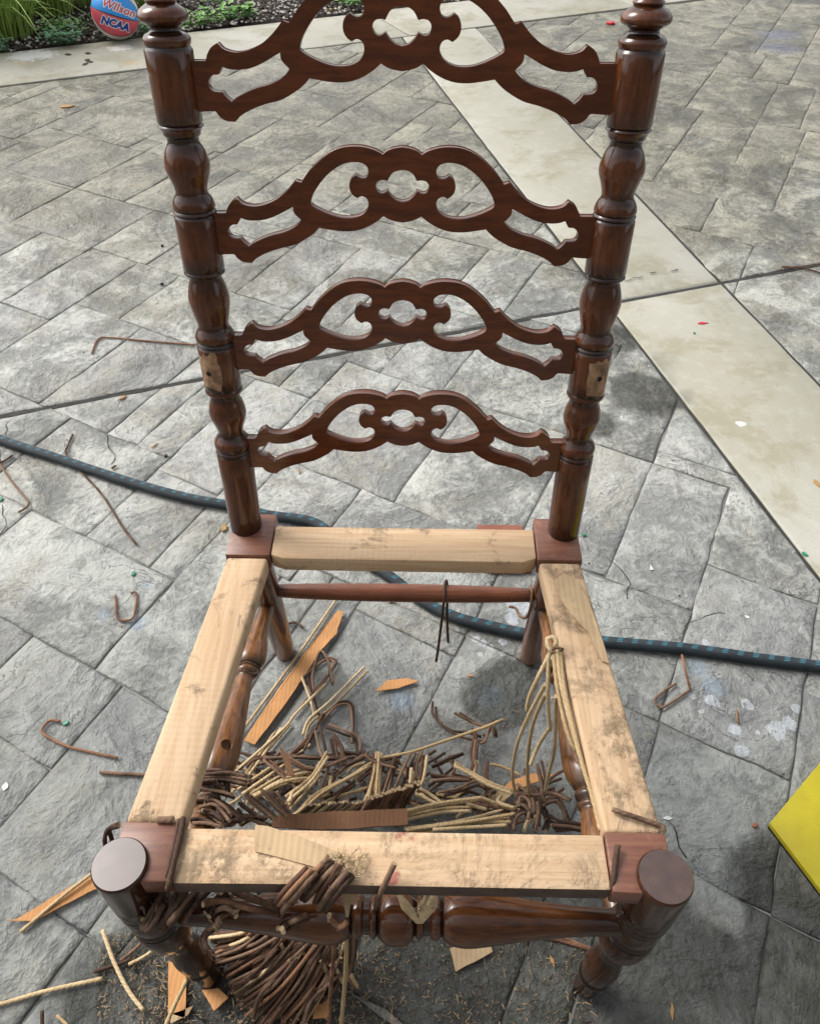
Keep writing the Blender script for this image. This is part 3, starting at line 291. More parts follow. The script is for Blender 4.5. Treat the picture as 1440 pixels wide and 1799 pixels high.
def M_band():
    s = NT('smooth_concrete', 0.75); P = s.pos()
    c = s.mix(s.step(s.noise(P, 1.3, 5, 0.6), 0.35, 0.68), (0.315, 0.30, 0.235), (0.395, 0.385, 0.335))
    c = s.mix(s.math('MULTIPLY', s.step(s.noise(P, 4.5, 6, 0.68, 0.5), 0.48, 0.62), 0.6), c, (0.235, 0.215, 0.135))
    st = s.noise(s.vmul(s.rot(P, (0, 0, R(-60))), (9, 1.4, 1)), 9, 5, 0.6)
    c = s.mix(s.math('MULTIPLY', s.step(s.noise(P, 24, 5, 0.65), 0.5, 0.65), 0.3), c, (0.42, 0.41, 0.36))
    wet = s.spots(P, [(Q(u, v).x, Q(u, v).y, r) for u, v, r in [(1150, 640, .08), (1200, 700, .06), (1165, 670, .06)]], 0.9, 14, 0.9)
    c = s.mix(s.math('MULTIPLY', wet, 0.6), c, (0.14, 0.13, 0.09))
    wp = s.spots(P, [(Q(u, v).x, Q(u, v).y, r) for u, v, r in [(48, 99, .11), (75, 97, .08), (212, 85, .07), (1300, 745, .012)]], 1.2, 40, 0.4)
    c = s.mix(s.math('MULTIPLY', wp, 0.7), c, (0.72, 0.71, 0.68))
    rs = s.spots(P, [(Q(u, v).x, Q(u, v).y, r) for u, v, r in [(32, 113, .06), (232, 112, .06)]], 0.8, 16, 0.8)
    c = s.mix(s.math('MULTIPLY', rs, 0.4), c, (0.42, 0.28, 0.08))
    c = s.mix(s.math('MULTIPLY', s.step(s.noise(P, 160, 3, 0.6), 0.62, 0.72), 0.5), c, (0.16, 0.15, 0.12))
    h = s.noise(P, 90, 6, 0.7)
    return s.out(c, s.fmix(wet, 0.72, 0.35), s.bump(h, 0.5, 0.002, s.bump(st, 0.3, 0.002)))
def M_varnish(name, c1, c2, rough=0.24, grain=(1, 1, 14), worn=None, spec=0.45, coat=0.06):
    s = NT(name); P = s.objco()
    g = s.noise(s.vmul(P, grain), 26, 6, 0.6, 0.5)
    big = s.noise(P, 9, 4, 0.6)
    c = s.mix(s.step(g, 0.3, 0.72), c1, c2)
    c = s.mix(s.math('MULTIPLY', s.step(big, 0.45, 0.7), 0.6), c, tuple(x * 0.45 for x in c1))
    if worn:
        sx = s.n('ShaderNodeSeparateXYZ'); s.l(P, sx.inputs[0])
        wz = s.math('ADD', sx.outputs[2], s.math('MULTIPLY', s.math('SUBTRACT', big, 0.5), 0.1))
        c = s.mix(s.math('SUBTRACT', 1.0, s.step(wz, 0.02, 0.16)), c, worn)
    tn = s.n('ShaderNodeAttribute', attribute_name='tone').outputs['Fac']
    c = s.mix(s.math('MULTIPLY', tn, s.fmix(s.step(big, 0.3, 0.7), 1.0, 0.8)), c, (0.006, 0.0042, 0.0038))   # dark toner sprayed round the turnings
    dust = s.noise(P, 40, 5, 0.65)
    r = s.math('ADD', rough - 0.06, s.math('MULTIPLY', dust, 0.16))
    s.p.inputs['Coat Weight'].default_value = coat; s.p.inputs['Coat Roughness'].default_value = 0.22; s.p.inputs['Coat IOR'].default_value = 1.75
    s.p.inputs['Specular IOR Level'].default_value = spec
    return s.out(c, r, s.bump(g, 0.04, 0.0004))
def M_raw(name, axis, dirt=0.5, red=None):
    s = NT(name, 0.75, 0.3); P = s.objco()
    gv = {'x': (1.6, 30, 30), 'y': (30, 1.6, 30)}[axis]
    g = s.noise(s.vmul(P, gv), 4.5, 7, 0.62, 0.6); g2 = s.noise(s.vmul(P, gv), 14, 4, 0.6)
    c = s.mix(s.step(g, 0.32, 0.68), (0.575, 0.415, 0.265), (0.465, 0.31, 0.18))
    c = s.mix(s.math('MULTIPLY', s.step(g2, 0.56, 0.72), 0.4), c, (0.33, 0.19, 0.085))
    d1 = s.noise(P, 13, 7, 0.68, 0.7); d2 = s.noise(P, 75, 5, 0.7)
    dm = s.math('MULTIPLY', s.step(d1, 0.58 - 0.16 * dirt, 0.66 - 0.04 * dirt), s.step(d2, 0.36, 0.58))
    c = s.mix(s.math('MULTIPLY', dm, 0.8), c, (0.14, 0.10, 0.058))
    c = s.mix(s.math('MULTIPLY', s.step(s.noise(P, 150, 4, 0.7), 0.6, 0.72), 0.15 + 0.35 * dirt), c, (0.14, 0.09, 0.05))
    vor = s.voro(s.vmul(P, (1, 1, 0)), 26, 'DISTANCE_TO_EDGE')
    ridge = s.n('ShaderNodeTexWave', wave_type='BANDS', bands_direction='X' if axis == 'x' else 'Y'); s.l(P, ridge.inputs['Vector']); ridge.inputs['Scale'].default_value = 42; ridge.inputs['Distortion'].default_value = 1.2; ridge.inputs['Detail'].default_value = 2
    rm = s.math('MULTIPLY', ridge.outputs['Fac'], s.step(s.noise(P, 7, 2), 0.45, 0.6))
    c = s.mix(s.math('MULTIPLY', rm, 0.10), c, (0.72, 0.58, 0.38))
    if red:
        rs = s.spots(P, [(Q(u, v, .43).x, Q(u, v, .43).y, r) for u, v, r in red], 1.6, 90, 0.6)
        c = s.mix(s.math('MULTIPLY', s.math('MULTIPLY', rs, s.step(d2, 0.4, 0.6)), 0.75), c, (0.30, 0.06, 0.06))
    b = s.bump(g, 0.25, 0.001, s.bump(rm, 0.12, 0.0008, s.bump(dm, 0.7, 0.0016)))
    return s.out(c, 0.72, b)
def M_block():
    s = NT('stained_block', 0.42); P = s.objco(); g = s.noise(s.vmul(P, (2, 24, 10)), 9, 5, 0.6)
    c = s.mix(s.step(g, 0.3, 0.7), (0.20, 0.085, 0.052), (0.125, 0.048, 0.030))
    c = s.mix(s.math('MULTIPLY', s.step(s.noise(P, 60, 5, 0.7), 0.55, 0.7), 0.35), c, (0.36, 0.19, 0.12))
    return s.out(c, 0.38, s.bump(s.noise(P, 120, 4), 0.15, 0.0008))
def M_cord(name, c1, c2, tws=1.0):
    s = NT(name, 0.8, 0.25); uv = s.n('ShaderNodeTexCoord').outputs['UV']; sx = s.n('ShaderNodeSeparateXYZ'); s.l(uv, sx.inputs[0])
    P = s.objco(); rv = s.rand()
    ph = s.math('ADD', s.math('MULTIPLY', sx.outputs[0], 140.0), s.math('MULTIPLY', sx.outputs[1], 2.0))
    tw = s.math('SINE', s.math('MULTIPLY', ph, 2 * math.pi)); tw = s.math('MULTIPLY_ADD', tw, 0.5, 0.5)
    n = s.noise(P, 38, 5, 0.65); n2 = s.noise(P, 260, 4, 0.7)
    c = s.mix(s.step(s.math('ADD', s.math('MULTIPLY', n, 0.9), s.math('MULTIPLY', rv, 0.4)), 0.45, 0.80), c1, c2)
    c = s.mix(s.math('MULTIPLY', s.math('SUBTRACT', 1.0, s.step(tw, 0.0, 0.35)), 0.45 * tws), c, tuple(x * 0.35 for x in c2))
    c = s.mix(s.math('MULTIPLY', s.step(n2, 0.55, 0.75), 0.3), c, tuple(min(1, x * 1.5) for x in c1))
    return s.out(c, 0.78, s.bump(tw, 0.5 * tws, 0.0011, s.bump(n2, 0.4, 0.0006)))
def M_flat(name, c, rough=0.7, var=0.3, sc=30, bd=0.0008, spec=0.4):
    s = NT(name, rough, spec); P = s.objco(); n = s.noise(P, sc, 5, 0.65)
    col = s.mix(s.step(n, 0.3, 0.7), c, tuple(x * (1 - var) for x in c))
    return s.out(col, rough, s.bump(s.noise(P, sc * 5, 4, 0.6), 0.4, bd))
def M_card(name, c, ribs=True):
    s = NT(name, 0.85, 0.2); P = s.objco(); n = s.noise(P, 16, 5, 0.65)
    col = s.mix(s.step(n, 0.3, 0.75), c, tuple(x * 0.68 for x in c))
    wv = s.n('ShaderNodeTexWave', bands_direction='X'); s.l(P, wv.inputs['Vector']); wv.inputs['Scale'].default_value = 48; wv.inputs['Distortion'].default_value = 0.8
    if ribs: col = s.mix(s.math('MULTIPLY', wv.outputs['Fac'], 0.18), col, tuple(min(1, x * 1.35) for x in c))
    col = s.mix(s.math('MULTIPLY', s.step(s.noise(P, 120, 3), 0.6, 0.7), 0.35), col, tuple(x * 0.4 for x in c))
    return s.out(col, 0.85, s.bump(wv.outputs['Fac'], 0.25, 0.0008))
def M_hose():
    s = NT('hose_sleeve', 0.55, 0.4); uv = s.n('ShaderNodeTexCoord').outputs['UV']; sx = s.n('ShaderNodeSeparateXYZ'); s.l(uv, sx.inputs[0])
    u = s.math('MULTIPLY', sx.outputs[0], 1 / 0.026); v = sx.outputs[1]
    v9 = s.math('MULTIPLY', v, 20.0); cell = s.math('FLOOR', v9); fv = s.math('FRACT', v9)
    grp = s.math('FLOOR', s.math('DIVIDE', cell, 10.0)); inn = s.math('LESS_THAN', s.math('MODULO', cell, 10.0), 3.5)
    us = s.math('FRACT', s.math('ADD', s.math('ADD', u, s.math('MULTIPLY', cell, 0.06)), s.math('MULTIPLY', grp, 0.5)))
    dash = s.math('MULTIPLY', s.math('SUBTRACT', 1.0, s.step(us, 0.32, 0.38)), s.math('MULTIPLY', s.step(fv, 0.2, 0.32), s.math('SUBTRACT', 1.0, s.step(fv, 0.66, 0.78))))
    wv = s.math('MULTIPLY', s.math('SINE', s.math('MULTIPLY', sx.outputs[0], 3600.0)), s.math('SINE', s.math('MULTIPLY', v, 2 * math.pi * 40)))
    n = s.noise(s.objco(), 30, 4, 0.6)
    c = s.mix(s.step(n, 0.35, 0.7), (0.010, 0.016, 0.022), (0.020, 0.032, 0.040))
    c = s.mix(s.math('MULTIPLY', s.math('MULTIPLY', dash, inn), 0.9), c, (0.03, 0.20, 0.27))
    return s.out(c, 0.5, s.bump(wv, 0.5, 0.0006))
MAT = dict(
    mortar=M_mortar(), band=M_band(),
    post=M_varnish('dark_varnish', (0.125, 0.036, 0.010), (0.055, 0.016, 0.005), 0.10, (8, 8, 1), (0.20, 0.10, 0.055)),
    leg=M_varnish('smoky_varnish', (0.058, 0.020, 0.007), (0.022, 0.008, 0.004), 0.11, (8, 8, 1), None, 0.42, 0.0),
    cap=M_varnish('leg_top_sheen', (0.075, 0.035, 0.022), (0.040, 0.018, 0.011), 0.2, (3, 3, 3), None, 0.6, 0.9),  # copy of the leg varnish, paler and coated to imitate sky sheen
    slat=M_varnish('red_varnish', (0.140, 0.035, 0.008), (0.068, 0.016, 0.004), 0.11, (1, 6, 6)),
    strx=M_varnish('amber_varnish', (0.13, 0.045, 0.013), (0.045, 0.015, 0.006), 0.14, (1, 8, 8)),
    stry=M_varnish('worn_varnish', (0.24, 0.105, 0.035), (0.09, 0.033, 0.013), 0.2, (8, 1, 8)),
    rstr=M_varnish('copper_varnish', (0.20, 0.072, 0.034), (0.115, 0.036, 0.018), 0.27, (1, 16, 16)),
    railx=M_raw('raw_maple_front', 'x', 1.0, [(705, 1474, .006), (722, 1476, .005), (697, 1540, .010), (685, 1546, .008)]), railr=M_raw('raw_maple_rear', 'x', 0.3), raily=M_raw('raw_maple_side', 'y', 0.2), railyd=M_raw('raw_maple_soiled', 'y', 1.0),
    block=M_block(), joint=M_flat('dark_joint_dirt', (0.045, 0.043, 0.038), 0.9, 0.5, 30, 0.004), railedge=M_flat('stained_rail_edge', (0.10, 0.06, 0.042), 0.6, 0.5, 40),
    tan=M_cord('tan_rush', (0.56, 0.43, 0.255), (0.40, 0.285, 0.15), 0.55), brown=M_cord('brown_rush', (0.20, 0.122, 0.078), (0.062, 0.035, 0.023), 0.5), rust=M_cord('rust_rush', (0.27, 0.14, 0.078), (0.10, 0.05, 0.032), 0.45),
    cut=M_flat('cut_rush_end', (0.60, 0.46, 0.27), 0.85, 0.35, 200), cutb=M_flat('cut_brown_end', (0.50, 0.37, 0.21), 0.85, 0.4, 200),
    card=M_card('orange_card', (0.50, 0.255, 0.105)), cardp=M_card('pale_card', (0.47, 0.34, 0.20)), cardd=M_card('brown_card', (0.17, 0.085, 0.045), False),
    hose=M_hose(), yellow=M_flat('yellow_plastic', (0.42, 0.35, 0.008), 0.38, 0.22, 9, 0.0004),
    redwood=M_flat('reddish_board', (0.28, 0.10, 0.06), 0.6, 0.3, 20), black=M_flat('black_rubber', (0.012, 0.012, 0.012), 0.5, 0.3),
    patch=M_flat('bare_wood_scar', (0.42, 0.25, 0.14), 0.75, 0.7, 70), hole=M_flat('screw_hole', (0.012, 0.009, 0.007), 0.9, 0.2),
    soil=M_flat('garden_soil', (0.038, 0.028, 0.020), 0.95, 0.5, 25, 0.01), lawn=M_flat('lawn_ground', (0.06, 0.09, 0.025), 0.95, 0.4, 4, 0.01),
    mulch=M_flat('mulch_chips', (0.060, 0.044, 0.034), 0.9, 0.5, 20), pebble=M_flat('white_pebbles', (0.62, 0.58, 0.52), 0.8, 0.35, 20),
    blade=M_flat('grass_blade', (0.36, 0.52, 0.11), 0.55, 0.45, 6), leaf=M_flat('weed_leaf', (0.19, 0.40, 0.085), 0.55, 0.4, 12), bluleaf=M_flat('blue_green_leaf', (0.13, 0.29, 0.14), 0.6, 0.4, 12),
    green=M_flat('green_glass', (0.02, 0.24, 0.12), 0.25, 0.3), white=M_flat('white_chip', (0.62, 0.62, 0.6), 0.5, 0.12), red=M_flat('red_petal', (0.55, 0.02, 0.035), 0.5, 0.3), dry=M_flat('dry_leaf', (0.42, 0.25, 0.10), 0.8, 0.4, 40), dust=M_flat('wood_dust', (0.34, 0.25, 0.15), 0.9, 0.4),
    blade2=M_flat('grass_blade_dark', (0.19, 0.33, 0.07), 0.6, 0.4, 6),
)
for k in ('blade', 'blade2', 'leaf', 'bluleaf'):
    MAT[k].node_tree.nodes['Principled BSDF'].inputs['Subsurface Weight'].default_value = 0.0

# ---------------------------------------------------------------- ground
def V2(u, v): p = Q(u, v); return Vector((p.x, p.y))
BL = (V2(707, 65), V2(1440, 1016)); BR = (V2(880, 94), V2(1440, 676)); BO = (V2(0, 152), V2(1110, 14)); BU = (V2(0, 94), V2(500, 36)); SC = (V2(0, 730), V2(1440, 463))
def clip(poly, line, keep, off=0.0):
    """keep the side of the line (sign of cross) at least off away from it"""
    a, b = line; d = (b - a).normalized(); n = Vector((-d.y, d.x)) * keep
    f = lambda q: (q - a).dot(n) - off
    out = []
    for i in range(len(poly)):
        p, q = poly[i - 1], poly[i]; fp, fq = f(p), f(q)
        if (fp >= 0) != (fq >= 0): out.append(p.lerp(q, fp / (fp - fq)))
        if fq >= 0: out.append(q)
    return out
def area(p): return 0.5 * sum(p[i - 1].x * p[i].y - p[i].x * p[i - 1].y for i in range(len(p)))
def inset(p, d):
    o = []; n = len(p)
    for i in range(n):
        a = (p[i] - p[i - 1]); b = (p[(i + 1) % n] - p[i])
        if a.length < 1e-6 or b.length < 1e-6: continue
        a.normalize(); b.normalize(); na = Vector((-a.y, a.x)); nb = Vector((-b.y, b.x)); m = na + nb
        k = m.length_squared
        o.append(p[i] + (m * (2 * d / k) if k > 0.3 else na * d))
    return o
def densify(p, st, j, r_):
    o = []
    for i in range(len(p)):
        a, b = p[i], p[(i + 1) % len(p)]; L = (b - a).length; n = max(1, int(L / st)); d = (b - a).normalized() if L else Vector((1, 0)); nn = Vector((-d.y, d.x))
        for k in range(n):
            q = a.lerp(b, k / n)
            o.append(q + nn * r_.gauss(0, j) if k else q + Vector((r_.gauss(0, j), r_.gauss(0, j))))
    return o
def stone(name, poly, parent, mat, gap, bev, j, top=0.0, depth=0.009, st=0.045):
    r_ = random.Random(hash((round(poly[0].x, 3), round(poly[0].y, 3), len(poly))) & 0xffff)
    if area(poly) < 0: poly = poly[::-1]
    clean = []
    for q in poly:
        if not clean or (q - clean[-1]).length > 0.004: clean.append(q)
    if len(clean) < 3 or area(clean) < 0.0012: return None
    p = densify(inset(clean, gap), st, j, r_); p2 = inset(p, bev * 0.5); p3 = inset(p, bev * 1.3)
    if len(p2) != len(p) or len(p3) != len(p): return None
    h = top + r_.uniform(-0.0018, 0.0006); tx, ty = r_.uniform(-.002, .002), r_.uniform(-.002, .002); c = sum(p, Vector((0, 0))) / len(p); n = len(p)
    z = lambda q, dz: h + dz + tx * (q.x - c.x) + ty * (q.y - c.y)
    V = [(q.x, q.y, h - depth) for q in p] + [(q.x, q.y, z(q, -0.0032)) for q in p] + [(q.x, q.y, z(q, -0.0012)) for q in p2] + [(q.x, q.y, z(q, 0)) for q in p3]
    F = [(k * n + i, k * n + (i + 1) % n, (k + 1) * n + (i + 1) % n, (k + 1) * n + i) for k in range(3) for i in range(n)] + [tuple(3 * n + i for i in range(n))]
    me = mesh(name, V, F, mat); me.polygons.foreach_set('use_smooth', [False] * n + [True] * (2 * n + 1)); me.update()
    return obj(name, me, parent)
gd = tag(obj('ground', mesh('ground', [(-150, -150, -.09), (150, -150, -.09), (150, 150, -.09), (-150, 150, -.09)], [(0, 1, 2, 3)], MAT['lawn'])), kind='structure')
nb = Vector((-(BO[1] - BO[0]).y, (BO[1] - BO[0]).x)).normalized(); db = (BO[1] - BO[0]).normalized()
A0 = BO[0] - db * 9; A1 = BO[0] + db * 12
pp_ = [A0 + nb * 0.02, A1 + nb * 0.02, A1 - nb * 12, A0 - nb * 12]
patio = obj('patio', slab('patio', pp_, -.085, -.0052, MAT['mortar'], 0)); tag(patio, kind='structure')
def halves(poly, g=0.006):
    for k in (1, -1):
        q = clip(poly, SC, k, g)
        if len(q) >= 3: yield q
for si, K in enumerate(TILES):
    for t in K:
        q = [Vector(x) for x in t]
        q = clip(q, BL if si == 0 else BR, -1 if si == 0 else 1, 0.006)
        if len(q) < 3: continue
        q = clip(q, BO, -1, 0.004)
        if len(q) < 3: continue
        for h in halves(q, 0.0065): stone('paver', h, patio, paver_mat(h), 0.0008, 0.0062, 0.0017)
# smooth concrete path, in slabs cut by the saw line
path = tag(obj('concrete_path', slab('concrete_path', [BL[0] + (BL[1] - BL[0]) * -.2, BL[1] + (BL[1] - BL[0]) * .4, BR[1] + (BR[1] - BR[0]) * .5, BR[0] + (BR[1] - BR[0]) * -.2][::1], -.005, -.0042, MAT['mortar'], 0)), kind='structure')
pq = clip([BL[0] - (BL[1] - BL[0]) * .3, BL[1] + (BL[1] - BL[0]) * .4, BR[1] + (BR[1] - BR[0]) * .5, BR[0] - (BR[1] - BR[0]) * .3], BO, -1, 0.004)
for h in halves(pq, 0.007): stone('slab', h, path, MAT['band'], 0.003, 0.004, 0.0006, 0.001, 0.0085, 0.08)
def groove(line, a, b, wd, z):
    d = (line[1] - line[0]); p, q = line[0] + d * a, line[0] + d * b; n_ = Vector((-d.y, d.x)).normalized() * wd
    obj('joint', mesh('joint', [(*(p - n_), z), (*(q - n_), z), (*(q + n_), z), (*(p + n_), z)], [(0, 1, 2, 3)], MAT['joint']), patio)
groove(SC, -.6, 1.6, .0060, -.0036); groove(BL, -.02, 1.3, .0050, -.0038); groove(BR, -.02, 1.4, .0050, -.0038); groove(BO, -2, 2.5, .006, -.0037)
border = tag(obj('concrete_border', slab('concrete_border', [A0 + nb * .03, A1 + nb * .03, A1 + nb * .30, A0 + nb * .30], -.08, -.006, MAT['mortar'], 0)), kind='structure')
wB = (BU[0] - BO[0]).dot(nb)
cuts = [-9, -6.2, -3.1, (Vector(V2(690, 45)) - BO[0]).dot(db), 3.6, 6.6, 9.5, 12]
for a, b in zip(cuts, cuts[1:]):
    stone('slab', [BO[0] + db * a, BO[0] + db * b, BO[0] + db * b + nb * wB, BO[0] + db * a + nb * wB], border, MAT['band'], 0.003, 0.006, 0.0008, 0.006, 0.06, 0.12)
# planting bed beyond the border: a lumpy soil sheet
nx, ny = 120, 44; V = []; F = []
for iy in range(ny + 1):
    for ix in range(nx + 1):
        p = BO[0] + db * (-5 + 12 * ix / nx) + nb * (wB - .01 + 3.4 * iy / ny)
        z = 0.0 + 0.02 * noise.noise((p.x * 5, p.y * 5, 0)) + 0.012 * noise.noise((p.x * 17, p.y * 17, 3)) - (0.02 if iy == 0 else 0) + 0.02 * iy / ny
        V.append((p.x, p.y, z))
for iy in range(ny):
    for ix in range(nx):
        a = iy * (nx + 1) + ix; F.append((a, a + 1, a + nx + 2, a + nx + 1))
bed = tag(obj('soil_bed', mesh('soil_bed', V, F, MAT['soil'], True)), kind='structure')
def bedpt(u, v, z=0.01): p = Q(u, v, z); return p
def chips(name, n, mat, rmin, rmax, flat, region, label, cat, seed):
    r_ = random.Random(seed); V = []; F = []
    for _ in range(n):
        c = region(r_); a = r_.uniform(0, 6.28); s1 = r_.uniform(rmin, rmax); s2 = s1 * r_.uniform(.45, .9); s3 = s1 * flat * r_.uniform(.6, 1.1); b = len(V)
        ca, sa = math.cos(a), math.sin(a)
        for x, y, z in ((1, 0, 0), (.2, 1, .1), (-1, .2, 0), (-.1, -1, -.1), (0.1, 0, 1), (0, .1, -.8)):
            x *= s1 * r_.uniform(.8, 1.2); y *= s2 * r_.uniform(.8, 1.2); z *= s3
            V.append((c.x + x * ca - y * sa, c.y + x * sa + y * ca, c.z + z + s3 * .3))
        for i in range(4): j = (i + 1) % 4; F += [(b + i, b + j, b + 4), (b + j, b + i, b + 5)]
    return tag(obj(name, mesh(name, V, F, mat)), label, cat, kind='stuff')
def bedreg(r_):
    p = BO[0] + db * r_.uniform(-1.5, 3.2) + nb * (wB + .01 + abs(r_.gauss(0, .55)))
    return Vector((p.x, p.y, 0.012 * r_.random() + 0.004))
chips('mulch', 7000, MAT['mulch'], .006, .022, .4, bedreg, 'dark bark mulch covering the planting bed', 'mulch', 4)
chips('pebbles', 3600, MAT['pebble'], .005, .016, .7, bedreg, 'small white pebbles scattered through the dark mulch', 'pebbles', 5)
# ---------------------------------------------------------------- the chair
H = 0.4343
chair = empty('chair')
tag(chair, 'dark turned ladder-back chair stripped of its seat, bare pale seat rails showing', 'chair')
AX = Vector((0, 0.075, 0.5646)).normalized(); NRM = Vector((0, -AX.z, AX.y))
def post_axis(sx):
    b = Vector((sx * 0.2057, 0.218, 0.434))
    return lambda t: (b + AX * t + Vector((sx * 0.0046 * t / 0.566, 0, 0)), Vector((1, 0, 0)), -NRM)
PROF = [(-.012, .0200, 1), (0, .0201, 0), (.114, .0213, 1), (.1165, .0200, 1), (.1190, .0214, 0), (.1215, .0200, 1), (.124, .0212, 0), (.132, .0214, 0), (.1375, .0185, 0), (.144, .0156, 0), (.153, .0172, 0), (.1681, .0214, 0), (.181, .0200, 0), (.190, .0176, 0), (.1960, .0176, 1), (.198, .0205, 1), (.201, .0216, 0), (.2045, .0205, 1), (.206, .0210, 1),
        (.2545, .0217, 1), (.257, .0200, 1), (.2590, .0217, 0), (.2615, .0200, 1), (.263, .0213, 0), (.2677, .0219, 0), (.273, .0195, 0), (.279, .0170, 0), (.291, .0190, 0), (.3093, .0219, 0), (.322, .0198, 0), (.3325, .0172, 0), (.3350, .0175, 1), (.337, .0205, 1), (.3385, .0214, 0), (.341, .0203, 1), (.3425, .0212, 1),
        (.3950, .0213, 1), (.3972, .0197, 1), (.3995, .0213, 0), (.4018, .0197, 1), (.4043, .0211, 0), (.4114, .0194, 0), (.4184, .0163, 0), (.428, .0180, 0), (.4422, .0220, 0), (.456, .0192, 0), (.4640, .0158, 0), (.4685, .0160, 1), (.470, .0175, 1), (.4745, .0188, 0), (.4765, .0200, 1), (.478, .0214, 0), (.480, .0198, 1), (.4818, .0211, 1),
        (.5400, .0216, 1), (.543, .0196, 1), (.5455, .0208, 0), (.5490, .0212, 0), (.5525, .0188, 1), (.5545, .0142, 0), (.5580, .0134, 0), (.5600, .0165, 0), (.5630, .0214, 0), (.5668, .0221, 0), (.5712, .0195, 0), (.5745, .0145, 1), (.5757, .0125, 1), (.578, .0138, 0), (.5805, .0120, 1), (.583, .0105, 0), (.590, .0115, 0), (.598, .008, 0), (.601, .002, 0)]
PROF = [(t, r - max(0, .0195 - r) * .22 if t < .5545 else r, k) for t, r, k in PROF]
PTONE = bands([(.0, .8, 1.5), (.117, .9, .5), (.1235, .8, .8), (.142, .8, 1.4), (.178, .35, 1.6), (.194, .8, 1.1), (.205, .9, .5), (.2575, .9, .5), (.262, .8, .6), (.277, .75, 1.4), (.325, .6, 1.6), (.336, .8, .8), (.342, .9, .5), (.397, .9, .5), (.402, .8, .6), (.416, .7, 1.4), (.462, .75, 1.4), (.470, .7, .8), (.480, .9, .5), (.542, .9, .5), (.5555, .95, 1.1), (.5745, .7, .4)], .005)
for sx in (-1, 1):
    post = obj('back_post', lathe('back_post', PROF, post_axis(sx), MAT['post'], 40, 3, PTONE), chair)
    # scar of bare wood where an arm was fixed, with its screw hole
    fn = post_axis(sx); V = []; F = []; nA = 30
    for ring in range(5):
        for k in range(nA):
            a = 2 * math.pi * k / nA; rr = ring / 4
            w_ = 1 + .3 * noise.noise((math.cos(a) * 1.7, math.sin(a) * 1.7, sx * 3.1))
            cx_, cy_ = math.copysign(abs(math.cos(a)) ** .55, math.cos(a)), math.copysign(abs(math.sin(a)) ** .55, math.sin(a))
            th = sx * R(20) + rr * cx_ * w_ * R(36); t = .2305 + rr * cy_ * w_ * 0.0215
            c, e1, _ = fn(t); V.append(c + (e1 * math.sin(th) + NRM * math.cos(th)) * (0.02205 - 0.0004 * (rr == 1)))
    F = [(ring * nA + k, ring * nA + (k + 1) % nA, (ring + 1) * nA + (k + 1) % nA, (ring + 1) * nA + k) for ring in range(4) for k in range(nA)]
    sc_ = obj('bare_patch', mesh('bare_patch', V, F, MAT['patch'], True), post); sc_.parent = post
    c, e1, _ = fn(.2295); dn = e1 * math.sin(sx * R(22)) + NRM * math.cos(sx * R(22)); tn = dn.cross(AX).normalized()
    V = [c + dn * 0.02215] + [c + dn * .02222 + (tn * math.cos(a * math.pi / 6) + AX * math.sin(a * math.pi / 6)) * 0.0031 for a in range(12)]
    obj('screw_hole', mesh('screw_hole', V, [(0, 1 + k, 1 + (k + 1) % 12) for k in range(12)], MAT['hole']), post)
    # rear leg below the seat, raked back
    a, b = Vector((sx * .2055, .2195, .430)), Vector((sx * .218, .327, 0)); d = (b - a).normalized(); e1 = Vector((1, 0, 0)); e2 = d.cross(e1).normalized(); e1 = e2.cross(d)
    obj('rear_leg', lathe('rear_leg', [(0, .0195, 0), (.12, .0205, 0), (.25, .0205, 0), (.40, .0185, 0), (.4425, .0175, 1), (.4475, .0155, 1)], lambda t: (a + d * t, e1, e2), MAT['post'], 32, 4), chair)
    # corner blocks
    rb = [(sx * .168, .1665), (sx * .2243, .1665), (sx * .2243, .2405), (sx * .169, .2405)]
    obj('corner_block', slab('corner_block', rb, H - .026, H + .0005, MAT['block'], 0.0022), chair)
    fb = [(sx * .1985, -.231), (sx * .236, -.2325), (sx * .2560, -.214), (sx * .2560, -.1765), (sx * .1985, -.1765)]
    obj('corner_block', slab('corner_block', fb, H - .026, H + .0005, MAT['block'], 0.0022), chair)
    # front leg
    LP = [(.0, .0145, 1), (.004, .0160, 0), (.050, .0165, 0), (.066, .0172, 1), (.070, .0196, 1), (.076, .0206, 0), (.082, .0196, 1), (.084, .0190, 1), (.100, .0208, 0), (.130, .0212, 0), (.158, .0180, 0), (.178, .0150, 0), (.192, .0150, 0), (.215, .0205, 0), (.245, .0262, 0), (.270, .0275, 0), (.287, .0262, 1), (.290, .0235, 1), (.294, .0262, 0), (.299, .0238, 1), (.303, .0250, 0), (.325, .0252, 0), (.337, .0242, 1), (.340, .0225, 1), (.346, .0252, 0), (.352, .0228, 1), (.356, .0246, 0), (.362, .0230, 1), (.365, .0252, 1), (.430, .0256, 0), (.4385, .0252, 1), (.4405, .0238, 1)]
    fl_ = obj('front_leg', lathe('front_leg', LP, lambda t: (Vector((sx * .2465, -.2185 + .028 * (1 - min(1, t / .36)), t)), Vector((1, 0, 0)), Vector((0, 1, 0))), MAT['leg'], 44, 4, bands([(.08, .8, 1), (.05, .6, 4), (.185, .6, 3), (.29, .8, 1), (.299, .8, .6), (.34, .8, 1), (.352, .8, .7), (.362, .7, .6)], .006)), chair)
    fl_.data.materials.append(MAT['cap']); fl_.data.polygons[len(fl_.data.polygons) - 1].material_index = 1
    # side rail
    sr = [(sx * .1700, .1655), (sx * .2215, .1655), (sx * .2545, -.1758), (sx * .2000, -.1758)]
    obj('side_rail', slab('side_rail', sr, H - .027, H - .0022, MAT['raily'] if sx < 0 else MAT['railyd'], 0.0045, 3), chair)
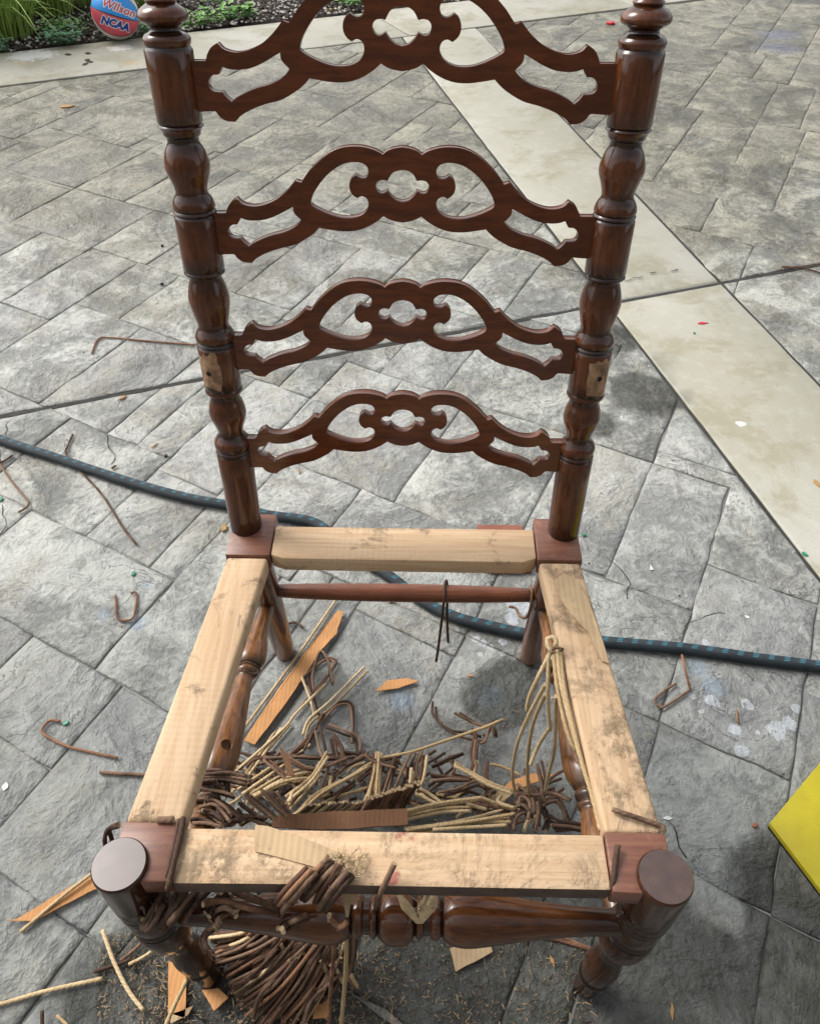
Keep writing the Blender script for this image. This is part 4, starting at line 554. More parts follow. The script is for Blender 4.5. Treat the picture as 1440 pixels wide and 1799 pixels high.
    # turned side stretcher
    SP = [(.262, .0105, 0), (.235, .0118, 0), (.200, .0140, 0), (.170, .0200, 0), (.150, .0212, 0), (.138, .0170, 0), (.134, .0125, 1), (.131, .0150, 1), (.126, .0168, 0), (.121, .0145, 1), (.117, .0118, 0), (.095, .0138, 0), (.045, .0195, 0), (.000, .0236, 0), (-.022, .0232, 0), (-.040, .0178, 0), (-.047, .0140, 1), (-.050, .0165, 0), (-.055, .0172, 0), (-.060, .0150, 1), (-.063, .0135, 1), (-.067, .0168, 0), (-.073, .0145, 1), (-.080, .0150, 0), (-.110, .0205, 0), (-.135, .0190, 0), (-.165, .0135, 0), (-.205, .0108, 0)]
    def sax(t, sx=sx):
        k = (t + .205) / .467
        return Vector((sx * (.2385 - .0275 * k), t, .272 - .052 * k)), Vector((1, 0, 0)), Vector((0, 0, 1))
    me = lathe('side_stretcher', SP, sax, MAT['stry'], 32, 4, bands([(.136, .8, 1.2), (.119, .7, 1), (-.044, .8, 2), (-.06, .8, 1.2), (-.073, .7, 1), (-.2, .8, 5), (.26, .8, 5)], .006)); so_ = obj('side_stretcher', me, chair)
    if sx < 0:
        # empty dowel socket bored into the inner upper side
        c0 = sax(.0)[0]; dr = Vector((.42, -.18, .86)).normalized()
        pc = c0 + dr * .0236
        bm = bmesh.new(); bmesh.ops.create_cone(bm, cap_ends=True, segments=24, radius1=.0075, radius2=.0075, depth=.026)
        bmesh.ops.transform(bm, matrix=Matrix.Translation(pc) @ dr.to_track_quat('Z', 'Y').to_matrix().to_4x4(), verts=bm.verts)
        cm = bpy.data.meshes.new('cutter'); bm.to_mesh(cm); bm.free(); cm.materials.append(MAT['patch']); co = bpy.data.objects.new('cutter', cm); COL.objects.link(co)
        md = so_.modifiers.new('b', 'BOOLEAN'); md.operation = 'DIFFERENCE'; md.object = co; md.solver = 'EXACT'
        try: md.material_mode = 'TRANSFER'
        except Exception: pass
        dg = bpy.context.evaluated_depsgraph_get(); nm = bpy.data.meshes.new_from_object(so_.evaluated_get(dg)); so_.modifiers.clear(); so_.data = nm; bpy.data.objects.remove(co)
# cross rails
fro = obj('front_rail', slab('front_rail', [(-.1978, -.232), (-.10, -.2305), (.0, -.2300), (.10, -.2295), (.1978, -.229), (.1978, -.1785), (.0, -.1795), (-.1978, -.1805)], H - .024, H - .0015, MAT['railx'], 0.0028, 2), chair)
obj('rear_rail', slab('rear_rail', [(-.1672, .1705), (-.150, .1640), (.150, .1640), (.1672, .1715), (.1675, .2215), (-.168, .2205)], H - .025, H - .0018, MAT['railr'], 0.0022, 2), chair)
fro.data.materials.append(MAT['railedge'])
for pl_ in fro.data.polygons:
    if pl_.normal.y < -0.75: pl_.material_index = 1
# front stretcher
half = [(0, .0270, 0), (.009, .0258, 0), (.0155, .0215, 0), (.0185, .0165, 1), (.0205, .0195, 1), (.023, .0205, 0), (.0255, .0190, 1), (.0275, .0168, 1), (.033, .0165, 1), (.0355, .0195, 1), (.039, .0208, 0), (.043, .0195, 1), (.045, .0170, 1), (.048, .0205, 0), (.056, .0250, 0), (.072, .0268, 0), (.100, .0235, 0), (.140, .0178, 0), (.185, .0138, 0), (.228, .0128, 0)]
FP = [(-t, r, c) for t, r, c in half[:0:-1]] + half
obj('front_stretcher', lathe('front_stretcher', FP, lambda t: (Vector((t + .004, -.2185, .3215)), Vector((0, 1, 0)), Vector((0, 0, 1))), MAT['strx'], 40, 4, bands([(.0185, .85, .5), (-.0185, .85, .5), (.03, .8, .8), (-.03, .8, .8), (.045, .85, .5), (-.045, .85, .5), (.21, .8, 6), (-.21, .8, 6)], .006)), chair)
RP = [(-.206, .0092, 0), (-.15, .0118, 0), (-.05, .0138, 0), (.05, .0138, 0), (.15, .0118, 0), (.206, .0092, 0)]
obj('rear_stretcher', lathe('rear_stretcher', RP, lambda t: (Vector((t, .2655, .246)), Vector((0, 1, 0)), Vector((0, 0, 1))), MAT['rstr'], 32, 6, bands([(.2, .8, 2), (-.2, .8, 2)], .01)), chair)
# pierced back slats
def smooth2(pts, closed):
    """Catmull-Rom through points (x, y, corner) in mm; corners stay sharp"""
    n = len(pts); out = []
    for i in range(n if closed else n - 1):
        p1, p2 = pts[i], pts[(i + 1) % n]; p0 = pts[i - 1] if (not p1[2] and (closed or i)) else p1; p3 = pts[(i + 2) % n] if (not p2[2] and (closed or i + 2 < n)) else p2
        a0, a1, a2, a3 = (Vector(q[:2]) for q in (p0, p1, p2, p3)); k_ = max(1, min(5, int((a2 - a1).length / 1.6)))
        for k in range(k_):
            t = k / k_
            m1 = (a2 - a0) / 2 if p0 is not p1 else (a2 - a1); m2 = (a3 - a1) / 2 if p3 is not p2 else (a2 - a1)
            out.append((2 * t ** 3 - 3 * t * t + 1) * a1 + (t ** 3 - 2 * t * t + t) * m1 + (-2 * t ** 3 + 3 * t * t) * a2 + (t ** 3 - t * t) * m2)
    if not closed: out.append(Vector(pts[-1][:2]))
    return out
mir = lambda L: [Vector((-p.x, p.y)) for p in reversed(L)]
tp = smooth2(SLAT['top'], False); bt = smooth2(SLAT['bot'], False)
tp[0].x = bt[-1].x = -192.0
outer = tp[:-1] + [Vector((0, tp[-1].y))] + mir(tp[:-1]) + mir(bt)[:-1] + [Vector((0, bt[0].y))] + bt[1:]
sd_ = smooth2(SLAT['side'], True); ht = smooth2(SLAT['heart'], True); qt = smooth2(SLAT['quat'], False)
loops = [outer, sd_, mir(sd_), ht, mir(ht), qt[:-1] + [Vector((0, qt[-1].y))] + mir(qt[1:-1])]
cu = bpy.data.curves.new('back_slat', 'CURVE'); cu.dimensions = '2D'; cu.fill_mode = 'BOTH'; cu.extrude = 0.0047; cu.bevel_depth = 0.0008; cu.bevel_resolution = 1; cu.offset = -0.0004
for lp in loops:
    sp = cu.splines.new('POLY'); sp.points.add(len(lp) - 1); sp.use_cyclic_u = True
    for p, q in zip(sp.points, lp): p.co = (q.x / 1000, q.y / 1000, 0, 1)
cu.materials.append(MAT['slat']); co = bpy.data.objects.new('tmp', cu); COL.objects.link(co)
sm = bpy.data.meshes.new_from_object(co.evaluated_get(bpy.context.evaluated_depsgraph_get())); bpy.data.objects.remove(co); sm.name = 'back_slat'
for t in (0.5255, 0.3925, 0.2622, 0.1302):
    o = obj('back_slat', sm, chair); b = Vector((-.0012, .218, .434)) + AX * t
    o.matrix_world = Matrix(((1, 0, 0, b.x), (0, AX.y, NRM.y, b.y), (0, AX.z, NRM.z, b.z), (0, 0, 0, 1)))
# ---------------------------------------------------------------- loose things
def ZO(x0, y0, s): return lambda a, b: (x0 + a / s, y0 + b / s)
FILL = bmesh.new(); FSLOT = {'brown': 0, 'tan': 2, 'rust': 4}
def cord(pts, z, mat='tan', r=0.0033, label=None, group=None, view=None, cat='cord', name='rush_cord', fill=False, dup=0, spread=10):
    """trace of photo pixels laid at height z (one value, or one per point); fill: goes into the uncountable scrap mass"""
    P = []; r *= 0.68
    for i, p in enumerate(pts):
        u, v = view(*p) if view else p
        zz = z[i] if isinstance(z, (list, tuple)) else z + (0 if z < .009 else rnd.uniform(-.004, .004))
        P.append(Q(u, v, max(zz, r)))
    tw = 0.075 if mat == 'tan' else 0.05
    me = tube(name, P, r, MAT[mat], MAT['cut'] if mat == 'tan' else MAT['cutb'], n=9, step=0.0036, jit=0.03, twist=tw, taper=(lambda t: 1 - .75 * max(0, (t - .93) / .07)) if mat == 'tan' and rnd.random() < .45 else None)
    for k in range(dup):
        ox, oy = rnd.uniform(-spread, spread), rnd.uniform(-spread, spread)
        cord([(p[0] + ox + rnd.uniform(-.25, .25) * spread, p[1] + oy + rnd.uniform(-.25, .25) * spread) for p in pts], [a_ - rnd.uniform(.004, .02) for a_ in z] if isinstance(z, (list, tuple)) else max(.004, z - rnd.uniform(.004, .02)), mat if rnd.random() < .8 else 'rust', r / .68, view=view, fill=True)
    if fill:
        s0 = FSLOT[mat]
        for pl_ in me.polygons: pl_.material_index += s0
        FILL.from_mesh(me); bpy.data.meshes.remove(me); return None
    return tag(obj(name, me), label, cat, group)
def sheet(name, pts, z, th, mat, label, cat, view=None, group=None, warp=0.0, edge=0.0):
    P = []
    for i, p in enumerate(pts):
        u, v = view(*p) if view else p; q = Q(u, v, z); P.append(Vector((q.x, q.y)))
    if area(P) < 0: P = P[::-1]
    P = densify(P, 0.012, edge or 0.0004, rnd)
    me = slab(name, P, z, z + th, MAT[mat], 0, 1, False, (lambda c: warp * (0.5 + noise.noise((c.x * 9, c.y * 9, z * 7)))) if warp else None)
    return tag(obj(name, me), label, cat, group)
# garden hose
hp = [(-90, 735), (0, 772), (100, 805), (230, 848), (330, 875), (400, 888), (470, 905), (555, 920), (610, 968), (680, 1010), (740, 1055), (800, 1085), (870, 1103), (930, 1115), (1060, 1128), (1200, 1140), (1330, 1158), (1440, 1172), (1560, 1190)]
tag(obj('garden_hose', tube('garden_hose', [Q(u, v, 0.0108) for u, v in hp], 0.0108, MAT['hose'], MAT['black'], n=24, step=0.015)), 'black garden hose with teal dashes lying across the patio', 'hose')
# yellow board
zy = 0.016; c = Q(1352, 1446, zy); e1 = Q(1440, 1340, zy) - c; e2 = Q(1440, 1562, zy) - c
e1 = e1.normalized() * 0.42; e2 = e2.normalized() * 0.34
yb = empty('yellow_board', c); tag(yb, 'bright yellow plastic board lying on the wet stone', 'board')
pl = [c, c + e1, c + e1 + e2, c + e2]
q = obj('panel', slab('panel', [(p.x - c.x, p.y - c.y) for p in pl], -.010, 0, MAT['yellow'], 0.0012), yb)
q = obj('underside', slab('underside', [(p.x - c.x, p.y - c.y) for p in inset([Vector((p.x, p.y)) for p in (pl if area([Vector((p.x, p.y)) for p in pl]) > 0 else pl[::-1])], 0.0012)], -.0158, -.0101, MAT['black'], 0), yb)
# reddish offcut and black knob behind the rear rail
sheet('wood_offcut', [(838, 928), (915, 929), (934, 1008), (862, 1009)], 0.001, 0.011, 'redwood', 'small reddish wooden offcut on the stone behind the rear seat rail', 'wood offcut')
kb = Q(857, 992, 0.012); tag(obj('rubber_knob', lathe('rubber_knob', [(-.012, .009, 1), (-.009, .0115, 0), (.004, .0118, 0), (.010, .009, 0), (.0125, .004, 0)], lambda t: (kb + Vector((0, 0, t)), Vector((1, 0, 0)), Vector((0, 1, 0))), MAT['black'], 24, 4)), 'small black rubber knob beside the reddish offcut', 'knob')
# ---- single cords lying about
S1 = 'single brown cord with a bent end lying beside the garden hose'
cord([(161, 621), (172, 596), (195, 593), (260, 599), (340, 605), (400, 607), (425, 606)], .004, 'rust', .0036, 'long rust cord with hooked end on stone beyond the hose', 'loose cords')
cord([(128, 763), (118, 785), (116, 798), (136, 822), (180, 870), (215, 925), (240, 957)], .0035, 'brown', .0036, 'kinked brown cord passing beneath the hose', 'loose cords')
cord([(-25, 800), (0, 812), (22, 800)], .004, 'rust', .0034, 'short rust cord stub beside the brown S-shaped cord', 'loose cords')
cord([(0, 816), (20, 845), (45, 875), (50, 885), (44, 893), (32, 900)], .004, 'brown', .0036, 'S-shaped brown cord near a cracked stone', 'loose cords')
cord([(196, 823), (203, 818)], .004, 'brown', .004, 'tiny brown cord stub peeking out beyond the hose', 'loose cords')
cord([(230, 1043), (239, 1041), (239, 1060), (234, 1085), (222, 1090), (208, 1088), (204, 1075), (203, 1046)], .004, 'rust', .0032, 'brown cord bent into a closed U shape beside a green chip', 'loose cords')
cord([(106, 1268), (88, 1266), (73, 1284), (90, 1298), (120, 1312), (165, 1323), (207, 1332)], .004, 'rust', .0034, 'rust cord hooked like a cane beside a blue green chip', 'loose cords')
cord([(175, 1357), (200, 1359), (260, 1362)], .004, 'brown', .0042, 'straight brown cord running under the left seat rail', 'loose cords')
cord([(1197, 1148), (1204, 1180), (1212, 1212)], [.006, .02, .004], 'rust', .0034, 'rust cord leaning beside the hook near the paint spots', 'loose cords')
cord([(1187, 1201), (1165, 1215), (1150, 1230), (1158, 1242), (1170, 1240), (1212, 1212)], .005, 'brown', .0034, 'brown hook-shaped cord near the white paint spots', 'loose cords')
cord([(1293, 1247), (1296, 1272)], .003, 'rust', .0022, 'tiny rust splinter of cord among the white paint spots', 'loose cords')
cord([(1373, 468), (1410, 470), (1425, 474), (1460, 485)], .003, 'rust', .0034, 'thin rust cord lying beyond the pale concrete path', 'loose cords')
cord([(1376, 472), (1440, 463), (1500, 455)], .003, 'brown', .0026, 'dark thin cord lying along the saw-cut joint', 'loose cords')
cord([(500, 1097), (520, 1094), (533, 1104)], .004, 'brown', .0034, 'short bent brown cord beside the left rear leg', 'loose cords')
cord([(36, 1638), (110, 1575), (168, 1530)], [.004, .012, .014], 'tan', .0036, 'tan cord resting across the torn cardboard sliver', 'loose cords')
cord([(180, 1635), (200, 1690), (225, 1740), (252, 1776)], .008, 'tan', .004, 'pale tan cord with pointed end lying across brown cords', 'loose cords')
cord([(-40, 1772), (0, 1765), (80, 1742), (180, 1720)], .005, 'tan', .0042, 'long pale tan cord with frayed tip near the front left leg', 'loose cords')
cord([(165, 1708), (205, 1695), (230, 1686)], .004, 'brown', .0038, 'brown cord under the pointed tan cord', 'loose cords')
cord([(212, 1688), (235, 1670), (258, 1648)], .004, 'brown', .0036, 'short brown cord beside the front left foot', 'loose cords')
cord([(226, 1695), (250, 1683), (272, 1668)], .005, 'tan', .0034, 'short tan cord beside the front left foot', 'loose cords')
cord([(74, 1776), (74, 1799), (76, 1830)], [.012, .008, .004], 'brown', .0036, 'brown cord end poking up near the long pale cord', 'loose cords')
cord([(100, 1785), (112, 1796), (130, 1815)], .004, 'tan', .003, 'curled tan cord tip near the long pale cord', 'loose cords')
cord([(290, 1805), (305, 1770), (328, 1722)], .02, 'tan', .0042, 'tan cord leaning against the front left foot', 'loose cords')
cord([(1075, 1422), (1110, 1434), (1150, 1447), (1165, 1453), (1166, 1462)], H + .003, 'brown', .0036, 'dark cord lying on the right seat rail', 'cords left on the chair')
cord([(1085, 1485), (1080, 1520), (1075, 1560), (1072, 1580)], [H + .008, H + .004, H - .004, H - .03], 'brown', .004, 'twisted brown cord standing against the front right block', 'cords left on the chair')
cord([(693, 1517), (680, 1545), (668, 1570), (660, 1592)], [H + .02, H + .006, H - .01, H - .035], 'brown', .004, 'single brown cord propped over the front rail', 'cords left on the chair')
cord([(925, 1640), (990, 1655), (1048, 1672)], .004, 'rust', .0036, 'rust cord lying beside the front right leg', 'loose cords')
cord([(980, 1640), (1000, 1652), (1046, 1670)], .004, 'rust', .003, 'thin rust cord on the stone behind the front right leg', 'loose cords')
# loops on the rear stretcher
cord([(766, 1162), (772, 1120), (779, 1060), (781, 1030), (784, 1020), (786, 1040), (785, 1080), (787, 1128)], [.10, .16, .245, .262, .262, .245, .2, .12], 'brown', .0032, 'brown cord looped over the rear stretcher with both ends dangling', 'cords left on the chair')
cord([(930, 1030), (935, 1040), (931, 1070), (924, 1085), (913, 1082), (905, 1068), (893, 1066)], [.262, .262, .23, .2, .19, .19, .19], 'brown', .0033, 'brown cord hooked over the right end of the rear stretcher', 'cords left on the chair')
# strands tied to the right rail
VC = ZO(640, 980, 2.88)
tied = [([(940, 478), (880, 600), (835, 700), (818, 785)], [.43, .41, .38, .35]), ([(930, 490), (928, 650), (930, 760), (938, 872)], [.43, .40, .36, .32]), ([(955, 470), (975, 650), (1020, 860), (1068, 985)], [.435, .425, .41, .40]), ([(988, 460), (1015, 680), (1090, 1000), (1150, 1200), (1195, 1385)], [.435, .43, .425, .42, .415]), ([(915, 640), (830, 800), (770, 950), (748, 1100), (775, 1230)], [.38, .30, .22, .14, .06]), ([(915, 690), (850, 850), (825, 1050), (835, 1260)], [.38, .30, .18, .06]), ([(935, 860), (880, 950), (838, 1050)], [.32, .27, .24]), ([(968, 700), (962, 950), (930, 1100), (905, 1230)], [.40, .28, .18, .06]), ([(975, 470), (995, 640), (1050, 860), (1100, 1040)], [.436, .43, .425, .42])]
for p, z in tied: cord(p, z, 'tan', .0036, 'tan twisted strand hanging from the tie on the right rail', 'tied strands', VC)
cord([(950, 480), (925, 440), (925, 410), (950, 400), (970, 415), (965, 450)], [.436, .44, .443, .445, .445, .44], 'tan', .0042, 'pale knotted cord end above the tie on the right rail', 'tied strands', VC)
cord([(945, 472), (960, 460), (990, 457), (1004, 462), (998, 470), (965, 474), (946, 472)], [.436, .443, .446, .444, .438, .434, .436], 'brown', .0016, 'brown tie cord wrapped round the hanging strands', 'tied strands', VC)
# ---- heap under the seat
HL, HG = 'rush cord piece in the tangled heap under the seat', 'cord heap under the chair'
VA = ZO(300, 980, 4.235); VB = ZO(320, 1240, 3.79); VD = ZO(640, 1300, 4.0); VL = ZO(320, 1340, 6.0)
def heap(L, view, mat, z, r=.0033):
    for p in L:
        W = [Q(*view(*q)) for q in p]; ln = sum((W[i + 1] - W[i]).length for i in range(len(W) - 1)); ch = (W[-1] - W[0]).length / ln
        k = ('long ' if ln > .14 else 'short ') + ('straight ' if ch > .985 else 'bent ' if ch > .8 else 'hooked ') + mat
        cord(p, z if not callable(z) else z(), mat, r, k + ' ' + HL, HG + ', ' + k, view, dup=1, spread=34)
zr = lambda a, b: (lambda: rnd.uniform(a, b))
cord([(1230, 310), (920, 760), (550, 1260), (430, 1420)], .005, 'tan', .0036, 'long straight tan cord beside the orange cardboard strip', 'loose cords', VA)
heap([[(1440, 810), (1180, 1070), (1030, 1200), (980, 1320)], [(975, 890), (1035, 1050), (1068, 1175)], [(860, 1250), (620, 1530), (450, 1740)], [(1160, 1470), (1090, 1590), (960, 1720), (880, 1830)], [(540, 1770), (760, 1600), (850, 1540), (1040, 1390)], [(590, 1799), (760, 1700), (1000, 1610), (1110, 1580)]], VA, 'tan', zr(.006, .03))
heap([[(1150, 940), (1060, 1030), (920, 1170), (860, 1250), (700, 1400), (480, 1590)]], VA, 'tan', zr(.02, .04))
heap([[(1065, 990), (1055, 880), (1085, 750), (1120, 695), (1165, 760), (1210, 930)], [(980, 890), (1130, 770), (1190, 760), (1215, 800), (1140, 920), (1060, 1010), (890, 1200)], [(880, 1470), (1060, 1300), (1130, 1210), (1240, 1100), (1330, 1105), (1350, 1250), (1345, 1380)], [(1180, 1240), (1300, 1290), (1400, 1340), (1410, 1450)], [(1210, 1310), (1270, 1400), (1295, 1520)], [(1215, 1340), (1250, 1530)], [(680, 1490), (900, 1470), (1100, 1490), (1350, 1460)], [(690, 1510), (860, 1650), (950, 1740)], [(1130, 1160), (1060, 1300), (990, 1430)], [(1075, 1290), (1100, 1400), (1130, 1500)]], VA, 'brown', zr(.006, .05))
heap([[(400, 590), (600, 450), (690, 385)], [(460, 605), (700, 480), (860, 440)], [(700, 640), (860, 500), (970, 340)], [(720, 690), (880, 510), (915, 465)], [(780, 725), (920, 590), (1130, 470), (1250, 400)], [(800, 730), (980, 630), (1250, 540)], [(560, 550), (640, 490), (720, 420)], [(430, 640), (560, 560), (700, 500), (860, 480)], [(1440, 320), (1260, 385), (1140, 490)], [(840, 610), (960, 590), (990, 480)], [(330, 580), (460, 440), (660, 150)], [(720, 640), (740, 570), (840, 520)]], VB, 'tan', zr(.03, .09), .0036)
heap([[(540, 360), (680, 480), (765, 555)], [(1240, 310), (1060, 430), (930, 600)], [(540, 350), (760, 340), (980, 350), (1150, 340)], [(1080, 310), (1200, 330), (1440, 410)], [(490, 420), (520, 480), (560, 520)], [(980, 390), (940, 510), (900, 600)], [(1150, 500), (1050, 580), (1000, 640)], [(700, 340), (880, 420), (1100, 350)], [(870, 390), (880, 500)], [(1190, 520), (1240, 600), (1330, 640)]], VB, 'brown', zr(.02, .08))
heap([[(1310, 310), (1290, 620)], [(1285, 400), (1240, 620)], [(1390, 440), (1360, 600)], [(1250, 560), (1210, 640)]], VB, 'tan', zr(.06, .09))
heap([[(1415, 350), (1340, 600)], [(1100, 600), (1120, 700)]], VB, 'brown', zr(.06, .09))
# left bundle, wound round the stretcher and leg
LB = [[(180, 130), (400, 110), (560, 120), (690, 145)], [(170, 165), (380, 145), (560, 160), (735, 190)], [(200, 185), (400, 175), (560, 200), (680, 230)], [(150, 225), (250, 190), (360, 185)], [(130, 270), (300, 290), (420, 310), (535, 345)], [(90, 430), (190, 350), (310, 325)], [(100, 400), (170, 380), (260, 380)], [(300, 380), (450, 470), (560, 560), (620, 640)], [(180, 470), (330, 440), (420, 520), (500, 620)], [(90, 540), (230, 520), (330, 580), (430, 660)], [(80, 600), (200, 590), (350, 650)], [(560, 520), (600, 580), (540, 650), (420, 670)], [(210, 500), (320, 520), (420, 590)], [(600, 430), (700, 510), (790, 570)], [(690, 360), (820, 470), (960, 590)], [(720, 350), (860, 460), (980, 570)], [(840, 290), (980, 460), (1090, 560)], [(910, 320), (1010, 450), (1110, 555)], [(1000, 300), (1060, 420), (1130, 530)], [(640, 570), (760, 560), (900, 590)], [(620, 560), (720, 600), (880, 660)], [(730, 580), (820, 640), (930, 690)], [(250, 90), (340, 75), (430, 90)], [(130, 330), (90, 400), (70, 480), (80, 560)], [(240, 240), (330, 220), (440, 270)], [(110, 640), (260, 640), (420, 680)], [(460, 210), (465, 300)], [(230, 420), (330, 400), (450, 470), (520, 560)], [(370, 560), (450, 610), (600, 600)], [(600, 660), (680, 600), (720, 580)]]
for i, p in enumerate(LB):
    zz = .285 - .16 * max(0, (p[0][0] - 250)) / 800 + rnd.uniform(-.015, .015)
    cord(p, max(.04, min(zz, .30)), 'brown', .0031, 'dark brown rush cord in the bundle wound beside the front left leg', 'dark bundle', VL, dup=2, spread=26)
# row of cut ends, standing like a brush
for i in range(34):
    k = i / 33; u0 = 30 + 350 * k + rnd.uniform(-7, 7); v0 = 415 - 115 * k + rnd.uniform(-12, 12)
    cord([(u0, v0), (u0 - 28 - rnd.uniform(0, 30), v0 + 70), (u0 - 60 - rnd.uniform(0, 60), v0 + 150 + rnd.uniform(0, 20))], [.115 + .02 * k, .095, .07], 'brown' if i % 3 else 'rust', .0034, 'brown cord cut short in the brush-like row of ends behind front rail', 'brush of cut ends', VD)
for i in range(18):
    k = i / 17; u0 = 820 + 480 * k + rnd.uniform(-12, 12); v0 = 665 - 40 * k + rnd.uniform(-12, 8)
    cord([(u0, v0), (u0 - 45, v0 + 40), (u0 - 100, v0 + 75)], [.10, .085, .06], 'brown' if i % 3 else 'tan', .0034, 'brown cord cut short in the brush-like row of ends behind front rail', 'brush of cut ends', VB)
heap([[(0, 575), (250, 510), (500, 450), (830, 405)], [(0, 610), (300, 560), (550, 510), (750, 500)], [(280, 625), (560, 590), (800, 540), (980, 490)], [(330, 630), (700, 580), (1060, 520)], [(480, 632), (760, 615), (1000, 600)], [(630, 180), (740, 240), (880, 320), (1040, 380)], [(820, 405), (950, 455), (1100, 500)], [(390, 340), (470, 390), (540, 440)], [(385, 370), (450, 420), (510, 450)], [(110, 95), (90, 250), (75, 410)], [(80, 190), (45, 320), (15, 420)], [(330, 200), (320, 310)], [(440, 110), (420, 250), (395, 330)], [(505, 380), (600, 400), (680, 420)], [(720, 450), (860, 490)], [(640, 410), (740, 300), (800, 150)]], VD, 'tan', zr(.05, .11), .0036)
cord([(0, 190), (120, 130), (330, 85), (600, -5), (860, -95), (980, -150)], [.06, .07, .08, .09, .12, .15], 'tan', .0034, 'long tan cord crossing above the heap towards the hanging strands', 'loose cords', VD)
heap([[(600, 140), (635, 210), (560, 290), (450, 360)], [(690, 95), (590, 130), (470, 190)], [(465, 245), (600, 260), (760, 280)], [(470, 290), (600, 275), (740, 285)], [(850, 180), (845, 280), (870, 380)], [(820, 300), (880, 340), (880, 400)], [(520, 370), (660, 340), (780, 290), (840, 330)], [(320, 100), (260, 230), (210, 350)], [(360, 95), (310, 220), (270, 310)], [(405, 80), (370, 180), (365, 270)], [(210, 130), (170, 260), (130, 390)], [(780, 0), (770, 120), (785, 200), (760, 300)], [(780, 520), (820, 480), (840, 460)], [(0, 100), (60, 150), (220, 200)], [(210, 130), (280, 190), (290, 260)]], VD, 'brown', zr(.03, .09))
TG = [[(1070, 310), (1130, 360), (1180, 420), (1200, 520)], [(1160, 310), (1220, 380), (1230, 480), (1190, 630)], [(1060, 380), (1200, 390), (1330, 380), (1440, 430)], [(1240, 470), (1340, 430), (1390, 490), (1410, 570)], [(1300, 530), (1370, 570), (1500, 590), (1590, 610), (1610, 560), (1540, 500)], [(1040, 600), (1110, 570), (1180, 560), (1240, 480)], [(1010, 640), (1020, 540), (1070, 490)], [(1050, 640), (1065, 550), (1120, 510)], [(1120, 640), (1150, 570), (1210, 540)], [(1280, 640), (1300, 560), (1260, 470), (1220, 400)], [(960, 390), (940, 440), (1060, 480)], [(1200, 640), (1220, 520), (1215, 440)], [(1310, 600), (1440, 610), (1600, 640)], [(1060, 440), (1130, 470), (1180, 530)], [(1340, 640), (1440, 630), (1560, 600)], [(1210, 170), (1240, 300), (1250, 400)], [(1080, 460), (1100, 400), (1160, 440), (1150, 560)]]
for p in TG: cord(p, rnd.uniform(.03, .12), 'brown' if rnd.random() < .8 else 'tan', .0038, 'dark knotted rush cord in the tangle below the hanging strands', 'knotted tangle', VD, dup=1, spread=30)
heap([[(360, 755), (372, 820), (450, 890), (540, 920), (600, 930)], [(455, 785), (560, 840), (640, 860), (655, 905)], [(560, 870), (570, 960), (555, 1080)], [(630, 860), (610, 930), (585, 935)]], VC, 'brown', zr(.006, .03))
# ---- bundle thrown over the front rail
VF = ZO(440, 1440, 5.538)
for p in [[(560, 460), (420, 600), (300, 730), (240, 810)], [(600, 480), (450, 640), (340, 760), (275, 830)], [(640, 515), (520, 640), (400, 780), (320, 880), (315, 940)], [(760, 375), (660, 470), (560, 600), (480, 720)], [(800, 400), (690, 510), (580, 640), (500, 770)], [(830, 450), (720, 560), (610, 680), (520, 780)], [(900, 420), (800, 560), (720, 690), (670, 780)], [(930, 520), (820, 640), (730, 760), (660, 870)], [(1000, 540), (900, 650), (800, 780), (740, 870)], [(960, 500), (850, 640), (760, 760), (690, 860)], [(700, 430), (600, 540), (500, 680), (420, 800)], [(860, 430), (780, 560), (690, 700), (640, 800)]]:
    n_ = len(p); zs = [H + .012 + rnd.uniform(0, .006), H + .010, H - .008, H - .045, H - .08][:n_]
    cord(p, zs, 'brown' if rnd.random() < .6 else 'rust', .0037, 'thick brown cut cord in the bundle slung over the front rail', 'bundle on the front rail', VF, dup=1, spread=16)
# cords hanging and looping below the front rail
VE = ZO(140, 1400, 3.79)
for p, m in [([(530, 640), (440, 700), (400, 760), (420, 820)], 'brown'), ([(560, 640), (490, 740), (430, 860), (470, 880), (560, 720)], 'brown'), ([(720, 610), (640, 720), (560, 850), (600, 850), (780, 640)], 'brown'), ([(780, 620), (700, 700), (610, 820), (560, 860)], 'brown'), ([(870, 620), (760, 730), (690, 840)], 'brown'), ([(940, 640), (960, 600), (1100, 660), (1310, 740)], 'brown'), ([(820, 720), (940, 700), (1100, 740), (1330, 790)], 'rust'), ([(1030, 770), (960, 740), (880, 790), (900, 860)], 'brown'), ([(1040, 770), (1000, 770), (920, 820), (930, 870)], 'brown'), ([(1180, 640), (1260, 600), (1400, 620)], 'brown'), ([(1500, 790), (1440, 820), (1380, 850), (1345, 880)], 'brown'), ([(1660, 800), (1700, 850), (1740, 870), (1780, 830)], 'rust'), ([(500, 650), (520, 740), (480, 850)], 'brown'), ([(640, 640), (600, 760), (520, 880)], 'brown'), ([(1000, 640), (930, 700), (860, 800)], 'brown'), ([(900, 860), (850, 900), (830, 960), (850, 1020)], 'brown')]:
    cord(p, [rnd.uniform(.35, .40) for _ in p], m, .0037, 'dark cord looping below the front rail beside the left leg', 'loops below the front rail', VE, dup=2, spread=28)
cord([(690, 140), (670, 250), (615, 480), (590, 600), (575, 610)], [H + .003, H + .0035, H + .003, H - .004, H - .03], 'brown', .0042, 'dark cord wrapped beside the front left block', 'cords left on the chair', VE)
cord([(660, 150), (640, 270), (585, 500), (575, 580)], [H + .003, H + .0035, H + .003, H - .012], 'brown', .0028, 'thin dark cord wrapped beside the front left block', 'cords left on the chair', VE)
